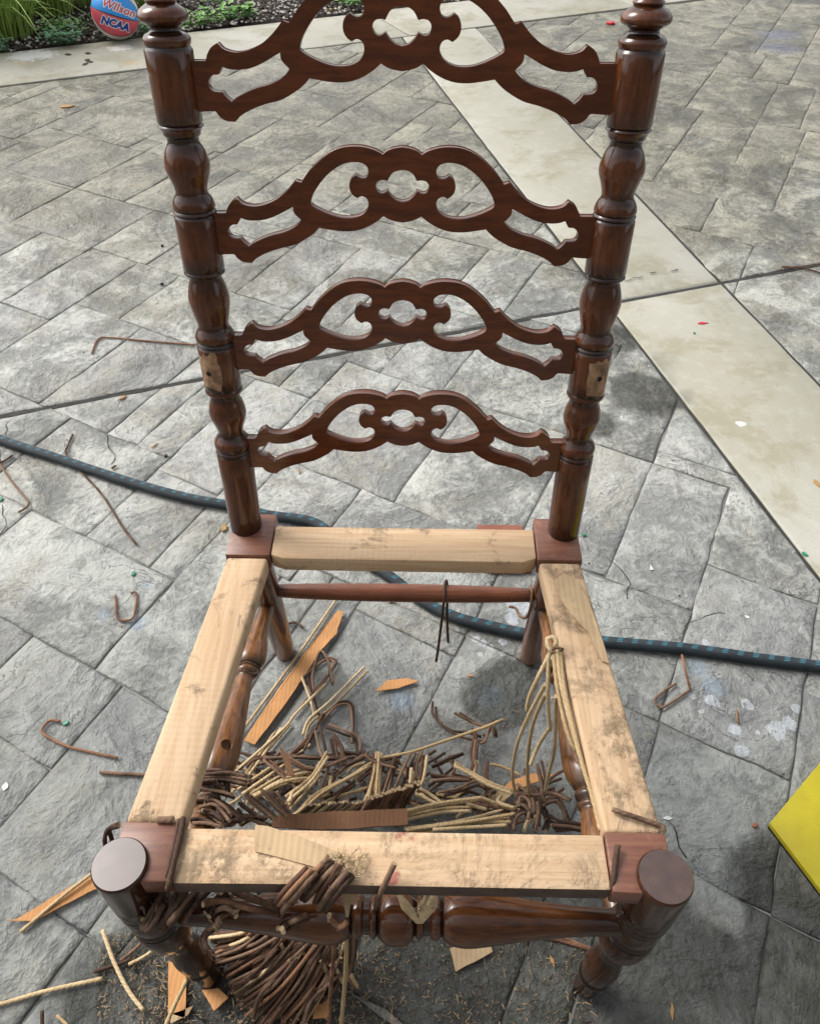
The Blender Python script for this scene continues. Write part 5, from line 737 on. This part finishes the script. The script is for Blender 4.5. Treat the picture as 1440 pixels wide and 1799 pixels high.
cord([(265, 180), (190, 215), (165, 290), (180, 330), (215, 300), (200, 220), (265, 195)], [H - .004, H - .008, H - .02, H - .03, H - .03, H - .01, H - .004], 'brown', .0032, 'cord looped round the outer corner of front left block', 'cords left on the chair', VE)
cord([(520, 155), (625, 155)], H + .003, 'brown', .005, 'stub of dark cord on the left rail against the block', 'cords left on the chair', VE)
# lower heap in front of the left leg, nearly parallel cords
VG = ZO(380, 1540, 4.8)
LL = []
def along(L, k):
    x = k * (len(L) - 1); i = min(int(x), len(L) - 2); f_ = x - i; return Vector(L[i]).lerp(Vector(L[i + 1]), f_)
LO = [(-60, 520), (0, 640), (20, 740), (100, 880), (160, 1000), (230, 1170), (330, 1240), (470, 1270), (620, 1290), (780, 1290)]
HI = [(300, 430), (430, 450), (540, 470), (640, 480), (740, 500), (820, 510), (900, 515), (970, 520), (1040, 540), (1090, 620)]
for i in range(84):
    k = i / 83; a = along(LO, min(1, max(0, k + rnd.uniform(-.05, .05)))); b = along(HI, min(1, max(0, k + rnd.uniform(-.10, .10))))
    s0, s1 = rnd.choice([0, .0, .1, rnd.uniform(0, .4)]), rnd.choice([1, 1, .9, rnd.uniform(.6, 1)])
    a, b = a.lerp(b, s0), a.lerp(b, s1); m = a.lerp(b, .5) + Vector((rnd.uniform(0, 30), rnd.uniform(5, 40)))
    LL.append([tuple(a), tuple(m), tuple(b)])
LL += [[(140, 920), (350, 830), (560, 640), (600, 500)], [(180, 1020), (420, 880), (620, 640), (720, 500)], [(370, 1150), (560, 950), (760, 760), (940, 530)], [(310, 1180), (350, 1040), (430, 930), (620, 790)], [(560, 1230), (760, 1010), (940, 720)], [(820, 1120), (940, 1010), (1060, 860)], [(0, 560), (200, 520), (400, 475)], [(600, 1243), (780, 1060), (830, 940)], [(440, 1243), (600, 1050), (800, 900), (960, 760)], [(740, 1243), (800, 1060), (960, 900), (1090, 800)]]
for i, p in enumerate(LL):
    z1 = rnd.uniform(.012, .07)
    m_ = ('rust' if i % 4 == 0 else 'brown') if i % 9 else 'tan'
    cord(p, [max(.006, z1 * .4), z1, z1 + rnd.uniform(0, .03)][:3] if len(p) == 3 else z1, m_, .0034, 'long %s cord in the swept heap before the front left leg' % {'tan': 'tan', 'rust': 'rust', 'brown': 'dark brown'}[m_], 'swept heap, ' + m_, VG, fill=(z1 < .036 and i < 84), dup=(1 if i % 2 else 0), spread=40)
for p, m in [([(1000, 500), (985, 700), (965, 950), (950, 1250)], 'rust'), ([(1100, 480), (1095, 700), (1080, 950), (1050, 1260)], 'tan'), ([(1130, 490), (1120, 650), (1110, 800)], 'brown'), ([(1160, 490), (1150, 650), (1120, 820)], 'brown'), ([(1190, 490), (1165, 640), (1140, 800)], 'brown')]:
    cord(p, [.30, .2, .1, .03][:len(p)], m, .0036, 'straight cord hanging down past the front stretcher into the heap', 'hanging straight cords', VG)
for i in range(12):
    x = 480 + 60 * i + rnd.uniform(-20, 20); y = 560 + 22 * i + rnd.uniform(-30, 30)
    cord([(x, y), (x + 30, y + 60), (x + 70, y + rnd.uniform(110, 150))], [.07, .06, .045], 'tan' if i % 2 else 'rust', .0036, 'short pale-ended cord in the swept heap under the stretcher', 'pale ends', VG)
for i in range(70):
    u, v = rnd.uniform(350, 1040), rnd.uniform(1330, 1445); a = rnd.choice([-.6, -.5, -.7, .5, 1.2, rnd.uniform(0, 3)]); L_ = rnd.uniform(14, 45)
    cord([(u - math.cos(a) * L_, v - math.sin(a) * L_ * .7), (u + rnd.uniform(-5, 5), v + rnd.uniform(-5, 5)), (u + math.cos(a) * L_, v + math.sin(a) * L_ * .7)], rnd.uniform(.008, .05), rnd.choice(['brown', 'brown', 'tan', 'rust']), .0034, fill=True)
cord([(418, 1170), (432, 1163), (448, 1168), (456, 1178), (446, 1184), (428, 1178)], [.27, .277, .275, .262, .255, .26], 'brown', .0018, 'thin cord ring caught on the left side stretcher', 'cords left on the chair')
fm_ = bpy.data.meshes.new('rush_scraps'); FILL.to_mesh(fm_); FILL.free()
for k_ in ('brown', 'cutb', 'tan', 'cut', 'rust', 'cutb'): fm_.materials.append(MAT[k_])
tag(obj('rush_scraps', fm_), 'mass of smaller brown and tan rush scraps filling the heaps under the chair', 'cord scraps', kind='stuff')
# ---- cardboard and veneer scraps
sheet('cardboard_strip', [(1240, 405), (1285, 410), (1232, 580), (1120, 700), (870, 1080), (625, 1402), (545, 1370), (800, 990)], 0.004, 0.0028, 'card', 'long orange cardboard strip with pointed end inside the chair frame', 'cardboard', VA, warp=.004)
sheet('cardboard_splinter', [(55, 682), (112, 625), (215, 615), (275, 630), (170, 665)], 0.003, 0.002, 'card', 'small leaf-shaped orange cardboard splinter on the bare stone', 'cardboard', VC, warp=.003)
sheet('cardboard_scrap', [(640, 1225), (740, 1130), (850, 1100), (975, 1105), (850, 1150), (760, 1190), (700, 1232)], 0.012, 0.0025, 'card', 'torn orange cardboard piece behind the hanging strands', 'cardboard', VC, warp=.006)
sheet('cardboard_scrap', [(840, 440), (960, 350), (1040, 380), (940, 470), (880, 500)], 0.03, 0.0025, 'cardp', 'pale cardboard piece under the tan cords behind the front rail', 'cardboard', VD, warp=.006)
sheet('cardboard_sliver', [(645, 265), (705, 330), (755, 470), (700, 470)], 0.10, 0.0015, 'cardd', 'pointed brown card sliver standing in the heap', 'cardboard', VB)
sheet('cardboard_band', [(620, 738), (950, 715), (1270, 700), (1500, 690), (1500, 800), (1000, 830), (580, 815)], 0.13, 0.0025, 'cardd', 'dark brown cardboard band behind the front rail', 'cardboard', VB)
sheet('cardboard_sliver', [(12, 1619), (30, 1617), (165, 1535), (180, 1545), (172, 1562), (60, 1620)], 0.004, 0.002, 'card', 'torn pinkish cardboard sliver beneath a tan cord by the left leg', 'cardboard', warp=.003)
sheet('cardboard_scrap', [(790, 1668), (858, 1650), (864, 1674), (800, 1708)], 0.004, 0.003, 'cardp', 'pale cardboard scrap on dark stone beneath the front stretcher', 'cardboard')
sheet('cardboard_scrap', [(296, 1690), (330, 1700), (325, 1790), (296, 1782)], 0.004, 0.002, 'card', 'ribbed pinkish card under the leaning tan cord', 'cardboard')
sheet('cardboard_scrap', [(356, 1742), (385, 1738), (402, 1755), (378, 1780)], 0.004, 0.003, 'card', 'folded orange card at the front left foot', 'cardboard', warp=.01)
sheet('cardboard_scrap', [(300, 1783), (340, 1768), (330, 1785), (300, 1800)], 0.004, 0.002, 'cardp', 'small pale wooden chip near the front left foot', 'cardboard')
sheet('cardboard_scrap', [(552, 1745), (578, 1735), (576, 1788), (550, 1790)], 0.02, 0.003, 'card', 'orange card strip end showing through the swept heap', 'cardboard')
sheet('cardboard_scrap', [(440, 1680), (470, 1670), (480, 1700), (445, 1712)], 0.03, 0.003, 'card', 'orange card corner buried in the swept heap', 'cardboard')
sheet('veneer_scrap', [(45, 60), (25, 160), (50, 310), (560, 455), (640, 480), (900, 345), (520, 190), (170, 70)], H - .0012, 0.0016, 'cardp', 'pale ribbed card strip stuck on the front seat rail', 'card strip', VF)
sheet('card_tab', [(890, 720), (980, 600), (1060, 715), (1020, 820), (980, 825), (960, 955), (930, 960), (905, 830)], H - .05, 0.002, 'cardp', 'pale folded card tab hanging below the front rail bundle', 'card strip', VF)
VR = ZO(900, 960, 3.333)
sheet('veneer_scrap', [(248, 195), (300, 165), (370, 205), (440, 320), (500, 500), (562, 692), (520, 680), (470, 570), (440, 510), (350, 420), (290, 330), (246, 240)], H - .0018, 0.0022, 'cardp', 'curled torn card strip stuck on the right seat rail', 'card strip', VR, warp=.0015)
fr = Q(735, 1574, .352); V = []; F = []
def shard(a, b_, wd, th):
    d = (b_ - a); s = Vector((wd, 0, 0)); b0 = len(V); m = a.lerp(b_, .5) + Vector((0, -.002, .003)); up = Vector((0, 0, th))
    V.extend([a - s * .3, a + s * .3, m + s, b_ + s * .25, b_ - s * .35, m - s, a + up * .4, m + up, b_ + up * .3])
    F.extend([(b0 + i, b0 + (i + 1) % 6, b0 + 7) for i in range(6)]); F.append((b0, b0 + 5, b0 + 4, b0 + 3, b0 + 2, b0 + 1))
fr += Vector((0, -.012, .004)); tip = fr + Vector((0, -.012, -.010))
shard(tip, fr + Vector((-.020, .010, .010)), .0065, .005); shard(tip + Vector((.002, 0, 0)), fr + Vector((.018, .012, .014)), .008, .006); shard(tip + Vector((.001, 0, .001)), fr + Vector((.008, .012, .014)), .003, .003)
for i in range(14):
    shard(fr + Vector((rnd.uniform(-.004, .012), rnd.uniform(-.002, .006), rnd.uniform(0, .006))), fr + Vector((rnd.uniform(-.01, .024), rnd.uniform(-.012, .014), rnd.uniform(.006, .018))), .0009, .0009)
tag(obj('frayed_splinters', mesh('frayed_splinters', V, F, MAT['cut'])), 'frayed V-shaped yellowish splinter on the middle of the front stretcher', 'splinters')
# ---- small litter
def bit(name, u, v, s, mat, label, cat, k=5, z=.003, el=1.6, group=None):
    s *= .8; c = Q(u, v, 0); a0 = rnd.uniform(0, 6); P = [Vector((c.x + math.cos(a0) * math.cos(a) * s * el - math.sin(a0) * math.sin(a) * s, c.y + math.sin(a0) * math.cos(a) * s * el + math.cos(a0) * math.sin(a) * s)) * 1.0 for a in [2 * math.pi * i / k + rnd.uniform(-.3, .3) for i in range(k)]]
    if area(P) < 0: P = P[::-1]
    tag(obj(name, slab(name, P, 0.0005, z + .0005, MAT[mat], z * .2, 1, False)), label, cat, group)
bit('glass_chip', 235, 1009, .0055, 'green', 'green chip above the cord bent into a U', 'chip')
bit('glass_chip', 116, 1272, .005, 'green', 'blue green chip at the tip of the cane-shaped cord', 'chip')
bit('glass_chip', 2, 878, .006, 'green', 'green chip beside the cracked stone and S-shaped cord', 'chip')
bit('glass_chip', 1413, 975, .006, 'green', 'green chip at the edge of the pale path', 'chip')
bit('glass_chip', 1026, 941, .004, 'green', 'tiny green chip behind the right rear block', 'chip')
bit('glass_chip', 1219, 586, .004, 'green', 'round green speck on the pale concrete path', 'chip')
bit('glass_chip', 292, 803, .006, 'black', 'black pebble where two joints meet beyond the hose', 'pebble', 7, .006, 1.1)
bit('paper_chip', 1143, 998, .007, 'white', 'white triangular chip on the stone right of the seat', 'chip', 3, .001)
bit('white_leaf', 10, 1383, .006, 'white', 'whitish seed husk on the stone beyond the left joint', 'chip', 6, .002)
bit('white_chip', 1312, 1085, .004, 'white', 'small white chip on stone near the hose and path', 'chip', 5, .002)
bit('white_chip', 1172, 1438, .0045, 'white', 'white flake beside the front right block', 'chip', 4, .001, 2.4)
bit('leaf_bit', 394, 929, .009, 'dry', 'curled dry leaf beside the left rear post', 'leaf', 5, .005)
bit('leaf_bit', 1434, 850, .009, 'dry', 'reddish dry leaf on the pale concrete path', 'leaf', 5, .002, 2)
bit('leaf_bit', 1234, 568, .008, 'red', 'dark red twig flake on the pale concrete path', 'leaf', 4, .002, 2.6)
bit('petal', 1073, 42, .028, 'red', 'bright red petal on the far stones', 'petal', 5, .012, 1.3)
bit('leaf_bit', 118, 187, .022, 'dry', 'pale dry leaf on the far left stones', 'leaf', 5, .004, 2)
bit('leaf_bit', 215, 700, .006, 'dry', 'orange wood fleck in the saw-cut joint', 'wood fleck', 4, .003, 3)
bit('leaf_bit', 272, 783, .003, 'dry', 'thin orange splinter near the black pebble', 'wood fleck', 4, .002, 5)
bit('leaf_bit', 525, 828, .003, 'dry', 'thin orange splinter below the lowest back slat', 'wood fleck', 4, .002, 5)
bit('leaf_bit', 683, 1056, .006, 'cardp', 'pale wood fleck beneath the rear stretcher', 'wood fleck', 4, .002, 1.4)
bit('leaf_bit', 826, 1188, .004, 'card', 'small orange fleck in the joint under the seat', 'wood fleck', 4, .002, 1.4)
bit('leaf_bit', 1325, 1452, .005, 'redwood', 'small rust lump on stone beside the yellow board', 'wood fleck', 6, .005, 1.2)
bit('leaf_bit', 1180, 1778, .0035, 'dry', 'orange splinter on the dark wet stone', 'wood fleck', 4, .002, 4)
bit('leaf_bit', 970, 1690, .0035, 'dry', 'orange splinter on the dark stone under the chair', 'wood fleck', 4, .002, 3)
bit('twig_bit', 285, 500, .006, 'black', 'dark twig bit where the far left joints meet', 'twig', 5, .006, 1.4)
bit('pebble', 285, 433, .006, 'black', 'small dark seed near the left back post', 'pebble', 7, .006, 1.1)
for i, (u, v) in enumerate([(155, 95), (154, 107), (158, 110), (150, 114), (120, 97)]): bit('leaf_bit', u, v, .02, 'mulch', 'small dark mulch bit fallen on the concrete border', 'mulch bit', 5, .006, 1.5, 'mulch bits on the border')
for i in range(40):
    u, v = rnd.uniform(20, 1420), rnd.uniform(260, 1500)
    bit('grit', u, v, rnd.uniform(.0012, .0026), rnd.choice(['white', 'white', 'black', 'dry']), 'tiny speck of grit strewn over the patio stones', 'grit', 5, .0015, 1.3, 'grit on the patio')
def dustreg(boxes):
    def f(r_):
        u0, u1, v0, v1 = r_.choice(boxes); q = Q(r_.uniform(u0, u1), r_.uniform(v0, v1), 0); return Vector((q.x, q.y, .0012))
    return f
def slivers(name, n, mat, boxes, label, seed, zz=0.0012):
    r_ = random.Random(seed); f = dustreg(boxes); V = []; F = []
    for _ in range(n):
        c = f(r_) if zz < .01 else Q(r_.uniform(*boxes[0][:2]), r_.uniform(*boxes[0][2:]), zz); a = r_.uniform(0, 6.28); L_ = r_.choice([.0025, .004, .004, .007, .012]) * r_.uniform(.6, 1.2); w_ = r_.uniform(.0003, .0008); d = Vector((math.cos(a), math.sin(a), r_.uniform(-.1, .35))) * L_; s = Vector((-math.sin(a), math.cos(a), 0)) * w_; b = len(V)
        up = Vector((0, 0, w_))
        V += [c - s, c + s, c + d, c + d * .5 + up + Vector((r_.uniform(-.001, .001), r_.uniform(-.001, .001), .0006))]; F += [(b, b + 1, b + 3), (b + 1, b + 2, b + 3), (b, b + 3, b + 2)]
    tag(obj(name, mesh(name, V, F, mat)), label, 'shavings', kind='stuff')
slivers('straw_shavings', 2600, MAT['dust'], [(620, 1040, 1640, 1799), (230, 640, 1680, 1830), (560, 1000, 1250, 1440), (170, 340, 1640, 1799), (400, 700, 1600, 1799)], 'straw-coloured cord shavings strewn under the chair', 8)
slivers('dark_shavings', 1200, MAT['brown'], [(230, 640, 1680, 1830), (330, 700, 1380, 1560), (620, 1040, 1640, 1799)], 'fine brown fibre scraps strewn under the chair', 9)
slivers('frayed_fibres', 160, MAT['cut'], [(575, 640, 1500, 1545)], 'frayed straw fibres at the bundle on the front rail', 12, H + .004)
for k_, (bx_, z_) in enumerate([((350, 640, 1350, 1450), .045), ((640, 1040, 1360, 1450), .035), ((400, 610, 1650, 1799), .03)]):
    slivers('loose_fibres', 260, MAT['dust' if k_ % 2 else 'cutb'], [bx_], ['straw fibres caught in the left of the seat heap', 'straw fibres caught in the right of the seat heap', 'fibres caught in the swept heap by the front left leg'][k_], 30 + k_, z_)
# hairline cracks
def crack(pts, parent, z=.0006, r=.0009):
    P = [Q(u, v, z) + Vector((rnd.gauss(0, .002), rnd.gauss(0, .002), 0)) for u, v in pts]; V = []; F = []
    P = catmull(P, .012)
    for i, p in enumerate(P):
        t = (P[min(i + 1, len(P) - 1)] - P[max(0, i - 1)]).normalized(); s = Vector((-t.y, t.x, 0)) * r * rnd.uniform(.4, 1.3); j_ = Vector((rnd.gauss(0, .0016), rnd.gauss(0, .0016), 0))
        V += [p + s + j_, p - s + j_]
    F = [(2 * i, 2 * i + 1, 2 * i + 3, 2 * i + 2) for i in range(len(P) - 1)]
    obj('crack', mesh('crack', V, F, MAT['hole']), parent)
for L_ in ([(14, 742), (12, 748), (15, 754), (9, 763)], [(0, 783), (4, 797), (2, 812), (-4, 830)], [(2, 886), (7, 911), (12, 922), (2, 938), (-10, 950)], [(187, 763), (190, 785), (199, 800), (194, 815)], [(1068, 975), (1085, 1000), (1105, 1018), (1102, 1052)], [(1205, 1100), (1240, 1085), (1260, 1075), (1300, 1090), (1345, 1098)], [(1170, 1440), (1185, 1465), (1190, 1490), (1205, 1505)]): crack(L_, patio)
for L_ in ([(1048, 508), (1062, 504), (1075, 499)], [(1098, 492), (1115, 488), (1128, 486)], [(1140, 480), (1152, 478)], [(1178, 476), (1190, 473)]): crack(L_, path, .0021, .002)
# ---------------------------------------------------------------- ball
bR = 0.12; rb = Q(203, 21, .1); 
dv = FWD + RIGHT * ((202.5 - 720) / FPX) - UP * ((22.5 - 899.5) / FPX)
bc = CAM + dv * ((bR + .006 - CAM.z) / dv.z)
e3 = (CAM - bc).normalized(); e1 = (RIGHT * math.cos(R(17)) - UP * math.sin(R(17))); e1 = (e1 - e3 * e1.dot(e3)).normalized(); e2 = e3.cross(e1)
ball = empty('basketball', bc); tag(ball, 'red, white and blue basketball resting against the concrete border', 'ball')
ball.rotation_euler = Matrix(((e1.x, e2.x, e3.x), (e1.y, e2.y, e3.y), (e1.z, e2.z, e3.z))).to_euler()
def M_ball():
    s = NT('ball_rubber', 0.45); P = s.objco(); sx = s.n('ShaderNodeSeparateXYZ'); s.l(P, sx.inputs[0])
    th = s.math('ARCTAN2', sx.outputs[1], sx.outputs[2]); th = s.math('MULTIPLY', th, 180 / math.pi)
    blue = s.math('MULTIPLY', s.step(th, -6.5, -6.0), s.math('SUBTRACT', 1.0, s.step(th, 47.5, 48.0)))
    red = s.math('MULTIPLY', s.step(th, -59, -58.5), s.math('SUBTRACT', 1.0, s.step(th, -6.5, -6.0)))
    c = s.mix(blue, s.mix(s.step(s.noise(P, 14, 4), 0.45, 0.7), (0.72, 0.69, 0.62), (0.5, 0.47, 0.40)), (0.025, 0.28, 0.72)); c = s.mix(red, c, (0.62, 0.085, 0.12))
    seam = None
    for a in (-6.2, 47.8, -58.8):
        m = s.math('SUBTRACT', 1.0, s.step(s.math('ABSOLUTE', s.math('SUBTRACT', th, a)), 1.0, 1.7)); seam = m if seam is None else s.math('MAXIMUM', seam, m)
    c = s.mix(seam, c, (0.02, 0.02, 0.025))
    b = s.bump(s.voro(P, 420), 0.3, 0.0008, s.bump(s.math('MULTIPLY', seam, -1.0), 0.6, 0.002))
    return s.out(c, 0.42, b)
bm = bmesh.new(); bmesh.ops.create_uvsphere(bm, u_segments=48, v_segments=32, radius=bR); me = bpy.data.meshes.new('shell'); bm.to_mesh(me); bm.free(); me.materials.append(M_ball()); me.polygons.foreach_set('use_smooth', [True] * len(me.polygons)); obj('shell', me, ball)
def lettering(name, body, size, cx, cy, mat, shear, lift, offset, rot=0.0, sp=1.0):
    cu = bpy.data.curves.new(name, 'FONT'); cu.body = body; cu.size = size; cu.align_x = 'CENTER'; cu.align_y = 'CENTER'; cu.shear = shear; cu.offset = offset; cu.space_character = sp; cu.resolution_u = 3
    o = bpy.data.objects.new(name, cu); COL.objects.link(o); me = bpy.data.meshes.new_from_object(o.evaluated_get(bpy.context.evaluated_depsgraph_get())); bpy.data.objects.remove(o)
    bm = bmesh.new(); bm.from_mesh(me); bmesh.ops.triangulate(bm, faces=bm.faces)
    for _ in range(2):
        es = [e for e in bm.edges if e.calc_length() > .12]
        if es: bmesh.ops.subdivide_edges(bm, edges=es, cuts=1); bmesh.ops.triangulate(bm, faces=bm.faces)
    for v in bm.verts:
        x, y = v.co.x * math.cos(rot) - v.co.y * math.sin(rot) + cx, v.co.x * math.sin(rot) + v.co.y * math.cos(rot) + cy
        d = Vector((x, y, math.sqrt(max(0.02, 1 - x * x - y * y)))).normalized(); v.co = d * (bR + lift)
    bm.to_mesh(me); bm.free(); me.materials.clear(); me.materials.append(mat); obj(name, me, ball)
wht = M_flat('ball_print_white', (0.8, 0.79, 0.77), 0.5, 0.1); rdp = M_flat('ball_print_red', (0.62, 0.06, 0.10), 0.5, 0.1); blp = M_flat('ball_print_blue', (0.01, 0.06, 0.30), 0.5, 0.1)
lettering('name_outline', 'Wilson', .44, .10, .225, wht, .25, .0006, .04, R(-4), 1.05); lettering('name_print', 'Wilson', .44, .10, .225, rdp, .25, .0012, .008, R(-4), 1.05)
lettering('league_outline', 'NCAA', .40, .02, -.40, wht, .2, .0006, .05, R(-1), 1.0); lettering('league_print', 'NCAA', .40, .02, -.40, blp, .2, .0012, .022, R(-1), 1.0)
# ---------------------------------------------------------------- plants in the bed
def blades(base, n, spread, h0, h1, wid, lean, r_):
    V = []; F = []
    for _ in range(n):
        a = r_.uniform(0, 6.283); rr = spread * math.sqrt(r_.random()); p = base + Vector((math.cos(a) * rr, math.sin(a) * rr, 0)); h = r_.uniform(h0, h1)
        a2 = a + r_.uniform(-.7, .7); d = Vector((math.cos(a2), math.sin(a2), 0)); s = Vector((-d.y, d.x, 0)); ln = lean * r_.uniform(.3, 1.2) * h; droop = r_.uniform(.1, .7) * ln
        b = len(V); m = 6
        for k in range(m + 1):
            t = k / m; c = p + d * (ln * t * t * .8 + ln * .25 * t) + Vector((0, 0, h * t - droop * t ** 3)); w_ = wid * (1 - t) ** .6 * .5 + .0004
            V += [c - s * w_, c + s * w_ + Vector((0, 0, w_ * .5))]
        F += [(b + 2 * k, b + 2 * k + 1, b + 2 * k + 3, b + 2 * k + 2) for k in range(m)]
    return V, F
r_ = random.Random(21)
for i, (u, v, n, sp, h, lab) in enumerate([(5, 62, 260, .16, .75, 'bushy bright green grass clump at the bed corner'), (-85, 70, 220, .16, .7, 'bright grass clump beyond the left edge of border'), (95, 22, 120, .12, .65, 'loose arching grass clump between bushy clump and ball'), (160, 6, 90, .11, .6, 'thin grass clump behind the ball'), (40, 10, 200, .16, .8, 'tall dark-based grass clump behind the bushy one'), (262, 8, 80, .08, .55, 'sparse grass clump behind the left finial'), (-40, 5, 200, .2, .8, 'tall grass clump deep in the bed')]):
    p = bedpt(u, v); g_ = empty('grass_clump', p); tag(g_, lab, 'grass clump', 'ornamental grass clumps')
    V, F = blades(Vector((0, 0, 0)), int(n * 1.5), sp, h * .4, h, .0065, .95, r_); obj('blades', mesh('blades', V, F, MAT['blade']), g_)
    V, F = blades(Vector((0, 0, 0)), n // 3, sp * .8, h * .3, h * .7, .006, .6, r_); obj('inner_blades', mesh('inner_blades', V, F, MAT['blade2']), g_)
def weed(u, v, n, sp, ls, mat, lab, grp, hh=.06):
    p = bedpt(u, v, .012); V = []; F = []
    for _ in range(n):
        a = r_.uniform(0, 6.283); rr = sp * math.sqrt(r_.random()); c = Vector((math.cos(a) * rr, math.sin(a) * rr, r_.uniform(.012, hh))); a2 = r_.uniform(0, 6.283); L_ = ls * r_.uniform(.6, 1.25); d = Vector((math.cos(a2), math.sin(a2), r_.uniform(-.1, .6))).normalized(); s = d.cross(Vector((0, 0, 1))).normalized(); up = s.cross(d); b = len(V)
        V += [c, c + d * L_ * .35 + s * L_ * .33 + up * .002, c + d * L_ * .75 + s * L_ * .28, c + d * L_, c + d * L_ * .75 - s * L_ * .28, c + d * L_ * .35 - s * L_ * .33 + up * .002, c + d * L_ * .5 - up * .003]
        F += [(b + i, b + (i + 1) % 6, b + 6) for i in range(6)]
        V += [Vector((c.x * .6, c.y * .6, 0)), Vector((c.x * .6 + .002, c.y * .6, 0)), c]; F.append((b + 7, b + 8, b + 9))
    o = obj('weed', mesh('weed', V, F, mat)); o.location = p; tag(o, lab, 'weed', grp)
for u, v, n, sp, ls, m, lab in [(110, 74, 90, .11, .035, 'bluleaf', 'blue-green leafy weed at the border between grass and ball'), (92, 52, 60, .09, .03, 'leaf', 'yellow-green feathery weed behind the blue-green one'), (128, 58, 50, .08, .03, 'leaf', 'small green weed left of the ball'), (5, 88, 25, .05, .03, 'bluleaf', 'tiny blue-green seedling at the border end'), (250, 58, 40, .06, .03, 'bluleaf', 'small green weed right of the ball'), (335, 44, 60, .09, .035, 'leaf', 'low bright weed along border beside the left finial'), (372, 40, 60, .08, .035, 'leaf', 'low round-leaved weed by the border'), (410, 32, 60, .07, .04, 'leaf', 'round-leaved clover-like weed by the border'), (432, 30, 45, .05, .045, 'leaf', 'upright bright weed behind the top slat'), (372, 6, 40, .07, .035, 'leaf', 'green weed deeper in the mulch'), (620, 8, 70, .1, .04, 'leaf', 'green weed seen through the top slat heart'), (575, 6, 30, .06, .035, 'leaf', 'small weed beyond the border behind the top slat'), (660, 4, 40, .08, .035, 'leaf', 'small weed near the path joint behind the top slat')]:
    weed(u, v, n, sp, ls, MAT[m], lab, 'weeds in the bed')
bit('yellow_leaf', 585, 18, .03, 'dry', 'yellow dead leaf in the mulch beyond the border', 'leaf', 5, .01, 1.3)

# ---------------------------------------------------------------- added wall behind the camera, unseen, there to shade the foreground
def M_siding():
    s = NT('painted_siding', 0.7); P = s.objco(); n = s.noise(P, 3, 5, 0.6)
    return s.out(s.mix(s.step(n, 0.3, 0.7), (0.20, 0.19, 0.17), (0.15, 0.145, 0.13)), 0.65)
hw = empty('shade_wall', (0, -2.5, 0)); tag(hw, 'unseen wall of grey siding boards added to shade the foreground', 'shade_wall')
sm_ = M_siding()
bdm = slab('board', [(-5, 0), (5, 0), (5, .03), (-5, .03)], 0, .178, sm_, 0.002, 1, False)
for k in range(15):
    o = obj('board', bdm, hw); o.location = (0, -.015, k * .18); o.rotation_euler = (R(-2), 0, 0)
obj('wall', slab('wall', [(-5, -.2), (5, -.2), (5, -.03), (-5, -.03)], -.05, 2.72, sm_, 0, 1, False), hw)
